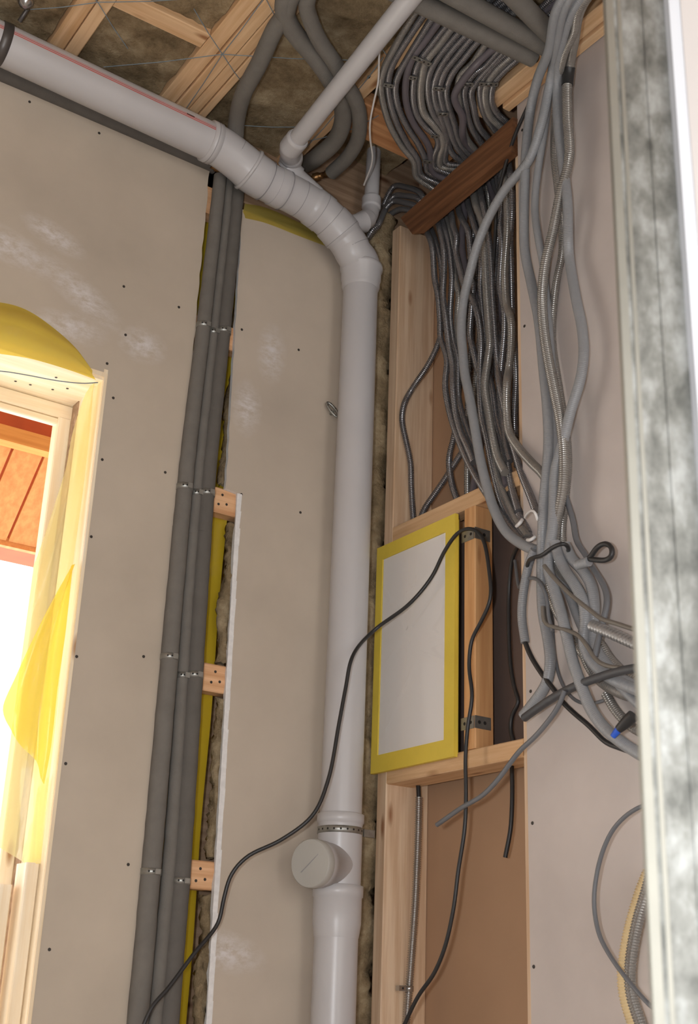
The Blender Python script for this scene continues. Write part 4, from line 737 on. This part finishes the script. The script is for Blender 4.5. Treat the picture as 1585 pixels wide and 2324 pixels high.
# clips on the slot pipes
rown = ['topmost row', 'second row from the top', 'third row from the top', 'lowest row']
pn = ['window-side pipe', 'thin middle pipe', 'membrane-side pipe']
for ri, zs_ in enumerate(((3.305, 3.30, 3.31), (2.80, 2.795, 2.80), (2.325, 2.285, 2.29), (1.79, None, 1.775))):
    for k, z in enumerate(zs_):
        if z is None: continue
        P = spline(PATHS['foamv'][k], .01); c = min(P, key=lambda q: abs(q.z-z)); r = frad(((.0195, .0255), (.0135, .0185), (.0195, .0245))[k], z)
        t = thing('pipe_clip', (c.x, c.y, z-.008), 'steel strap clip on the %s, %s' % (pn[k], rown[ri]), 'clip', 'pipe clips in the wall slot')
        MB().tube([(c.x, c.y, z-.008), (c.x, c.y, z-.0078), (c.x, c.y, z+.0078), (c.x, c.y, z+.008)], [r, r+.0014, r+.0014, r], 24, caps=False).build('strap', M['strip'], t)
        MB().rbox((c.x-.006+.004, c.y-r-.004, z-.007), (c.x+.012, c.y-r-.0008, z+.007), .001).build('lug', M['strip'], t)
        for a in (-2.2, -1.75, -1.2): disc(MB(), (c.x+(r+.0013)*math.cos(a), c.y+(r+.0013)*math.sin(a), z), (math.cos(a), math.sin(a), 0), .0028, .0005, 6).build('hole', M['hole'], t)

# ------------------------------------------------------------------ conduits from the ceiling
smooth_set = {3: 'purple', 11: 'purple'}
for i, p in enumerate(PATHS['ceil']):
    nm = '%s from the left' % ordinal(i) if i < 9 else ('%s from the right' % ordinal(16-i))
    if i in smooth_set:
        mb = MB().tube(spline(p, .01), .0105, 12); lab = 'smooth dark grey conduit, %s in the row crossing the ceiling' % nm
    else:
        mb = conduit(p, .0102 if i not in (5, 15) else .0118); lab = 'ribbed steel grey conduit, %s in the row crossing the ceiling' % nm
    tag(mb.build('conduit', M[smooth_set.get(i, 'rib' if i % 5 else 'rib2')]), lab, 'conduit', 'conduits crossing the ceiling into the stud bay')
for p, lab in zip(PATHS['corner'], ('top one', 'second one down', 'third one down', 'lowest one')):
    tag(conduit(p, .0098).build('conduit', M['rib']), 'ribbed conduit passing from the room corner behind the dark board, %s of four' % lab, 'conduit', 'conduits from the room corner')
hl = [('light grey conduit slanting leftwards across the dark bundle', 'smooth', .0135, False), ('grey conduit hanging closest to the pine stud edge', 'smooth', .0135, False),
      ('grey conduit hanging second from the pine stud edge', 'smooth', .0105, False), ('dark ribbed conduit with a black tape wrap near its top', 'rib2', .0135, True),
      ('grey conduit bulging farthest right before the tie', 'smooth', .0135, False), ('dark ribbed conduit hanging behind the others against the board', 'rib2', .0105, True)]
for p, (lab, mt, r, ribbed) in zip(PATHS['hang'], hl):
    mb = conduit(p, r, .0055, .12) if ribbed else conduit(p, r, .0046, .025)
    o = tag(mb.build('conduit', M[mt]), lab, 'conduit', 'conduits hanging before the grey board')
    if 'tape' in lab:
        q = spline(p, .01); c = min(range(len(q)), key=lambda k_: abs(q[k_].z-3.8427)); MB().tube(q[c-2:c+4], r+.0022, 14).build('tape_wrap', M['black'], o)
def single(key, name, lab, cat, r, mt, ribbed=None, group=None):
    p = PATHS[key][0]; mb = conduit(p, r, *ribbed) if ribbed else cable(p, r)
    return tag(mb.build(name, M[mt]), lab, cat, group)
single('stub', 'conduit', 'short grey conduit end with a black cable sticking out below the tie', 'conduit', .0115, 'smooth', (.0048, .04))
single('stubcable', 'cable', 'black cable leaving the short grey conduit end towards the steel stud', 'cable', .0062, 'black')
single('shiny', 'conduit', 'bright shiny ribbed metal conduit beside the steel stud', 'conduit', .0135, 'steelm', (.0105, .2))
single('rib1', 'conduit', 'dark ribbed conduit in the middle of the bundle below the tie', 'conduit', .0105, 'rib2', (.0058, .17))
single('rib2', 'conduit', 'short dark ribbed conduit just under the shiny metal one', 'conduit', .0115, 'rib2', (.0058, .17))
single('rib3', 'conduit', 'ribbed conduit running to the blue connector', 'conduit', .0115, 'rib2', (.0058, .17))
single('thin1', 'cable', 'bare grey brown cable arching over the bundle below the tie', 'cable', .0048, 'browncable')
single('thin2', 'cable', 'bare grey brown cable running above the shiny metal conduit', 'cable', .005, 'browncable')
single('thin3', 'cable', 'dark grey cable bowing out past the black cable loop', 'cable', .007, 'greycable')
single('thin4', 'cable', 'thin dark cable hanging in a bow under the bundle', 'cable', .0042, 'greycable')
single('dark1', 'conduit', 'dark tail of conduit lying across the bundle towards the steel stud', 'conduit', .0098, 'darkcable', (.004, .02))
single('dark2', 'cable', 'grey cable tail slanting down left across the lower noggin', 'cable', .0058, 'greycable')
single('bay1', 'cable', 'black cable hanging inside the dark bay right of the panel', 'cable', .0055, 'black')
single('bay2', 'cable', 'short dark cable kinked through the tie', 'cable', .0045, 'greycable')
single('blackflat', 'cable', 'thin black cable running past the end of the dark board', 'cable', .0055, 'black')
single('cream', 'conduit', 'cream ribbed conduit behind the dark hose at lower right', 'conduit', .0125, 'cream', (.0062, .18))
single('hose', 'conduit', 'dark ribbed hose at the lower right beside the steel stud', 'conduit', .0125, 'rib2', (.0058, .17))
single('loop', 'cable', 'dark grey cable bowed in an arc at the lower right', 'cable', .0046, 'greycable')
sc_ = single('studconduit', 'conduit', 'shiny ribbed conduit standing on the stud below the panel', 'conduit', .0105, 'steel', (.0058, .17))
single('studcable', 'cable', 'short black cable entering the shiny conduit below the panel', 'cable', .0062, 'black')
single('black', 'cable', 'long black cable draped over the yellow panel corner', 'cable', .0052, 'black')
single('smoothA', 'conduit', 'thick grey conduit curving from under the black winding to the steel stud', 'conduit', .0135, 'smooth', (.0046, .025))
single('smoothB', 'conduit', 'thick grey conduit on the right of the bundle behind the black loop', 'conduit', .0135, 'smooth', (.0046, .025))
single('cord', 'cable', 'thin white cord hanging beside the short branch pipe', 'cable', .0028, 'white')
sp_ = spline(PATHS['studconduit'][0], .01); c = min(sp_, key=lambda q: abs(q.z-1.552))
t = thing('pipe_clip', (c.x, c.y, 1.545), 'small steel clip holding the shiny conduit to the stud', 'clip')
MB().tube([(c.x, c.y, 1.545), (c.x, c.y, 1.5452), (c.x, c.y, 1.5598), (c.x, c.y, 1.56)], [.011, .012, .012, .011], 16, caps=False).build('strap', M['steel'], t)
MB().rbox((c.x-.034, c.y-.004, 1.546), (c.x-.008, c.y+.012, 1.559), .001).build('lug', M['steel'], t)
disc(MB(), (c.x-.022, c.y-.004, 1.5525), (0, -1, 0), .003, .0006).build('hole', M['hole'], t)
# connector at the steel stud
q = [Vector(x) for x in [(-0.125,-1.0767,2.0542),(-0.125,-1.0767,2.0542),(-0.12,-1.1148,2.0773)]]
t = thing('cable_connector', tuple(q[0]), 'black and blue cable connector at the end of a ribbed conduit', 'connector')
MB().tube([q[1], q[1]+(q[2]-q[1])*.6, q[2]], [.009, .013, .013], 14).build('black_sleeve', M['black'], t)
MB().tube([q[1]+(q[1]-q[2]).normalized()*.018+Vector((0, 0, -.004)), q[1]], [.006, .008], 12).build('blue_tip', M['blue'], t)

# ties around the bundle
TB = [Vector(x) for x in [(-0.06,-0.7296,2.5057),(-0.09,-0.7718,2.511),(-0.12,-0.8292,2.4987),(-0.125,-0.8581,2.494),(-0.125,-0.8932,2.5039),(-0.12,-0.9257,2.5056),(-0.1,-0.9174,2.5029),(-0.05,-0.8549,2.5147),(-0.03,-0.7945,2.5271),(-0.1,-0.9726,2.4522),(-0.1,-0.9873,2.459),(-0.1,-1.0097,2.4772),(-0.1,-1.0347,2.4796),(-0.1,-1.0548,2.4646),(-0.1,-1.0537,2.4437),(-0.1,-1.0326,2.4401),(-0.1,-1.0083,2.448),(-0.1,-0.9872,2.455),(-0.1,-0.9801,2.4596)]]
t = thing('cable_tie', tuple(TB[0]), 'black cable wound round the conduit bundle with a loop at right', 'tie')
MB().tube(spline(TB[:9], .006), .005, 8).build('wrap', M['black'], t)
MB().tube(spline(TB[9:], .005), .0062, 8).build('loop', M['black'], t)
SL = [Vector(x) for x in [(-0.1,-0.9452,2.4527),(-0.1,-0.9833,2.4507)]]
tag(conduit([SL[0], (SL[0]+SL[1])/2, SL[1]], .0115, .0048, .04).build('conduit', M['smooth']), 'short grey conduit sleeve holding the black cable loop', 'conduit')
ZT = [Vector(x) for x in [(-0.07,-0.7383,2.638),(-0.09,-0.77,2.6344),(-0.1,-0.7992,2.6306),(-0.1,-0.8107,2.6174),(-0.09,-0.8052,2.6065),(-0.07,-0.7071,2.6241),(-0.08,-0.7309,2.6224),(-0.07,-0.7274,2.6346),(-0.08,-0.7572,2.5713),(-0.09,-0.7803,2.5624),(-0.08,-0.7842,2.5711)]]
tag(MB().tube(spline(ZT[:5], .004), .0035, 6).build('cable_tie', M['white']), 'white cable tie around the bundle above the black winding', 'tie')
tag(MB().tube(spline(ZT[5:8], .003), .0048, 6).build('cable_tie', M['white']), 'small white tie tail poking out of the bundle at left', 'tie')
tag(MB().tube(spline(ZT[8:11], .003), .0045, 6).build('cable_tie', M['white']), 'white tie knot just above the black winding', 'tie')

# perforated strips holding the conduits
ST = [((-0.3867,-0.5242,3.9405),(-0.3598,-0.535,3.9405),'perforated steel strip left of the row, over the three outermost conduits'),
 ((-0.388,-0.6643,3.9405),(-0.3283,-0.6681,3.9405),'perforated steel strip long one over the smooth dark conduit'),
 ((-0.3469,-0.5927,3.9405),(-0.3254,-0.5996,3.9405),'perforated steel strip on the smooth dark conduit lower down'),
 ((-0.2648,-0.5961,3.9405),(-0.2352,-0.6119,3.9405),'perforated steel strip in the centre of the row'),
 ((-0.1862,-0.5163,3.9405),(-0.16,-0.5325,3.9405),'perforated steel strip below the centre, over crossing conduits'),
 ((-0.209,-0.6586,3.9405),(-0.1824,-0.6753,3.9405),'perforated steel strip right of the centre'),
 ((-0.1707,-0.687,3.9405),(-0.1256,-0.7173,3.9405),'perforated steel strip longest one near the edge batten'),
 ((-0.1411,-0.4239,3.9405),(-0.1181,-0.4342,3.9405),'perforated steel strip where the smooth dark conduit ends its run'),
 ((-0.0878,-0.3129,3.9405),(-0.0612,-0.3256,3.9405),'perforated steel strip just above the dark board at left'),
 ((-0.4249,-0.4963,3.967),(-0.3979,-0.5072,3.967),'perforated steel strip on the bare joist left of the conduits')]
for (a, b, lab) in ST:
    a = Vector(a); b = Vector(b); d = (b-a).normalized(); s = Vector((-d.y, d.x, 0)).normalized()*.0075; h = Vector((0, 0, .0012))
    t = thing('fixing_strip', tuple((a+b)/2), lab, 'strip', 'perforated strips on the ceiling conduits')
    MB().hexa([a-s, b-s, b+s, a+s, a-s+h, b-s+h, b+s+h, a+s+h]).build('strip', M['strip'], t)
    n = max(2, int((b-a).length/.013))
    for k in range(n):
        disc(MB(), a+(b-a)*((k+.5)/n), (0, 0, -1), .0034, .0004, 6).build('hole', M['hole'], t)
    if (b-a).length > .03: disc(MB(), a+(b-a)*.5, (0, 0, -1), .005, .004, 6).build('screw', M['steel'], t)

# dark board pinned across the conduits
BM = [Vector(x) for x in [(-0.03,-0.1425,3.8627),(-0.03,-0.6696,3.907),(-0.03,-0.2084,3.766),(-0.03,-0.6581,3.7912)]]
th = Vector((.026, 0, 0)); A_, B_, C_, D_ = BM     # upper far, upper near, lower far, lower near
mb = MB(); far = Vector((0, .02, .0))
mb.hexa([C_+Vector((0, .02, 0)), D_, D_+th, C_+th+Vector((0, -.005, 0)), A_+far, B_, B_+th, A_+th+Vector((0, -.02, 0))])
bo = tag(mb.build('board', M['dark']), 'dark brown stained board pinned slantwise across the conduits', 'board')

# electrical panel
ep = thing('electrical_panel', (0, -.22, 2.1), 'white flush electrical panel with a yellow protective border', 'panel')
ya, yb, za, zb = -.0335, -.402, 2.102, 2.763; X0 = -.022
fr = MB()
bw = .042
for a, b in (((X0, ya, zb-bw), (X0+.012, yb, zb)), ((X0, ya, za), (X0+.012, yb, za+bw+.006)), ((X0, ya, za+bw+.006), (X0+.012, ya-.03, zb-bw)), ((X0, yb+bw, za+bw+.006), (X0+.012, yb, zb-bw))): fr.box(a, b)
fr.build('border', M['yellow'], ep)
MB().box((X0+.012, ya-.01, za+.01), (.0, yb+.01, zb-.01)).build('back_box', M['yellow'], ep)
M['door'] = simple('white_enamel', srgb(252, 249, 246), .3, 0, .01, 4)
dr = MB().rbox((X0+.003, ya-.0305, za+bw+.0065), (X0+.011, yb+bw+.0005, zb-bw-.0005), .001).build('door', M['door'], ep)
rw = random.Random(11); cr = [(rw.uniform(0, 1), rw.uniform(0, 1), rw.uniform(0, math.pi), rw.uniform(.2, .8)) for _ in range(14)]
def wr_fn(a, b):
    h = 0
    for (p_, q_, an, ln) in cr:
        u = (a-p_)*.3; v = (b-q_)*.57; al = u*math.cos(an)+v*math.sin(an); pe = -u*math.sin(an)+v*math.cos(an)
        h += .005*math.exp(-(pe/.006)**2-(al/(.2*ln+.05))**2)
    return (X0-.0002-h, ya-.031+(yb+bw-ya+.031)*a, za+bw+.007+(zb-bw-za-bw-.008)*b)
sheet(wr_fn, 90, 150).build('clear_film', M['clear'], dr)

# ------------------------------------------------------------------ yellow films
FA = [
[[(-1.3713,-0.012,3.1115),(-1.2195,-0.012,3.1717),(-1.1483,-0.012,3.175),(-1.0718,-0.012,3.149),(-0.9983,-0.012,3.1077),(-0.9554,-0.012,3.0649)],
 [(-1.3724,-0.05,3.043),(-1.222,-0.05,3.0935),(-1.1537,-0.055,3.0945),(-1.079,-0.05,3.0874),(-1.0058,-0.04,3.0733),(-0.9486,-0.015,3.05)],
 [(-1.3621,-0.045,2.9869),(-1.2085,-0.045,3.01),(-1.1401,-0.045,3.0214),(-1.0657,-0.035,3.0297),(-0.9947,-0.025,3.0336),(-0.9357,-0.012,3.0369)]],
[[(-0.9278,0.02,3.0445),(-0.9285,0.02,3.0284),(-0.9253,0.02,2.9375),(-0.9232,0.02,2.8352),(-0.923,0.02,2.7098),(-0.9255,0.02,2.5512),(-0.9236,0.02,2.4106),(-0.924,0.02,2.2739),(-0.9204,0.02,2.1096),(-0.919,0.02,1.9509),(-0.9154,0.02,1.7883)],
 [(-0.9264,0.03,3.0477),(-0.9326,0.03,3.0245),(-0.9384,0.05,2.9318),(-0.9369,0.06,2.8198),(-0.9437,0.06,2.7047),(-0.9523,0.06,2.5321),(-0.9577,0.06,2.3899),(-0.9602,0.06,2.2754),(-0.9556,0.06,2.1105),(-0.9548,0.05,1.95),(-0.9438,0.05,1.7878)],
 [(-0.9238,0.04,3.0513),(-0.931,0.05,3.029),(-0.9392,0.09,2.9203),(-0.9378,0.1,2.8204),(-0.9499,0.09,2.725),(-0.9706,0.08,2.5694),(-0.9885,0.08,2.4349),(-0.9999,0.08,2.3289),(-1.0058,0.08,2.2045),(-1.032,0.07,2.0476),(-1.0348,0.07,1.841)],
 [(-0.9214,0.05,3.0561),(-0.9319,0.06,3.03),(-0.9355,0.12,2.9192),(-0.9369,0.13,2.8308),(-0.9529,0.12,2.7464),(-0.9754,0.12,2.616),(-1.0089,0.12,2.4639),(-1.0314,0.12,2.3315),(-1.0524,0.12,2.1599),(-1.0724,0.12,1.9961),(-1.0915,0.12,1.8395)]],
[[(-0.928,0.012,2.5247),(-0.9279,0.012,2.4659),(-0.9262,0.012,2.3395),(-0.9291,0.012,2.2159),(-0.9277,0.012,2.0539),(-0.9334,0.012,1.9691)],
 [(-0.9299,0.012,2.5207),(-0.9479,0.02,2.4172),(-0.9598,0.03,2.3144),(-0.9679,0.03,2.2018),(-0.9732,0.03,2.1141),(-0.9675,0.03,2.0298)],
 [(-0.9288,0.02,2.5195),(-0.9671,0.03,2.4157),(-1.0009,0.04,2.3089),(-1.0225,0.05,2.2293),(-1.0461,0.05,2.1363),(-1.0313,0.05,2.1086)]],
[[(-0.9162,0.03,1.9943),(-0.9174,0.03,1.9004),(-0.9129,0.03,1.7992)],
 [(-0.9344,0.05,1.9629),(-0.9363,0.05,1.8695),(-0.9364,0.05,1.7884)]]]
def patch(rows, fold=0.0, seed=0, nu=40, nv=18):
    """rows of world points (top row to bottom row) blended to a folded sheet"""
    R = [spline(r_, .005) for r_ in rows]; rr = random.Random(seed); fr_ = [(rr.uniform(4, 14), rr.uniform(0, 6)) for _ in range(4)]
    def at(r_, t): i_ = t*(len(r_)-1); k_ = min(int(i_), len(r_)-2); return r_[k_].lerp(r_[k_+1], i_-k_)
    def fn(a, b):
        s = b*(len(R)-1); k_ = min(int(s), len(R)-2); p_ = at(R[k_], a).lerp(at(R[k_+1], a), s-k_)
        e_ = sum(math.sin(f_*(b+.3*a)+g_) for f_, g_ in fr_)/4
        return p_+Vector((0, -fold*e_*math.sin(math.pi*min(1, max(0, b)))**.5, 0))
    return sheet(fn, nu, nv)
labs = ['yellow plastic film ballooning over the window head', 'yellow film, tinted pale as if backlit, hanging down the right window reveal', 'yellow film fold, tinted bright as if backlit, crossing the lower window', 'yellow film strip trailing at the bottom of the window reveal']
for rows, fo, sd, lab, fm in zip(FA, (.012, .02, .025, .01), (1, 2, 3, 4), labs, ('film', 'film_lit_pale', 'film_lit_bright', 'film_lit_pale')):
    tag(patch(rows, fo, sd).build('plastic_film', M[fm]), lab, 'film', 'yellow films at the window')
tag(patch([[(-0.5283,-0.0012,3.7747),(-0.4607,-0.0012,3.7904),(-0.3323,-0.0012,3.7871),(-0.2242,-0.0012,3.7737)],
 [(-0.5326,-0.002,3.7438),(-0.459,-0.002,3.7585),(-0.3315,-0.002,3.7658),(-0.2191,-0.002,3.7622)],
 [(-0.5229,-0.0012,3.7244),(-0.4569,-0.0012,3.7358),(-0.3293,-0.0012,3.7379),(-0.2109,-0.0012,3.7413)]], .002, 5, 30, 8).build('adhesive_tape', M['tape']), 'wide yellow tape along the top of the narrow board under the soil pipe', 'tape')
tag(MB().tube(spline([(-1.3517,0,2.9383),(-1.1863,0.01,2.9912),(-1.1168,0.01,3.0022),(-1.0366,0,3.007),(-0.9663,-0.006,3.0191),(-0.9284,-0.008,3.0329)], .01), .0016, 6).build('wire', M['twine']), 'thin blue grey wire strung across the window head', 'wire')
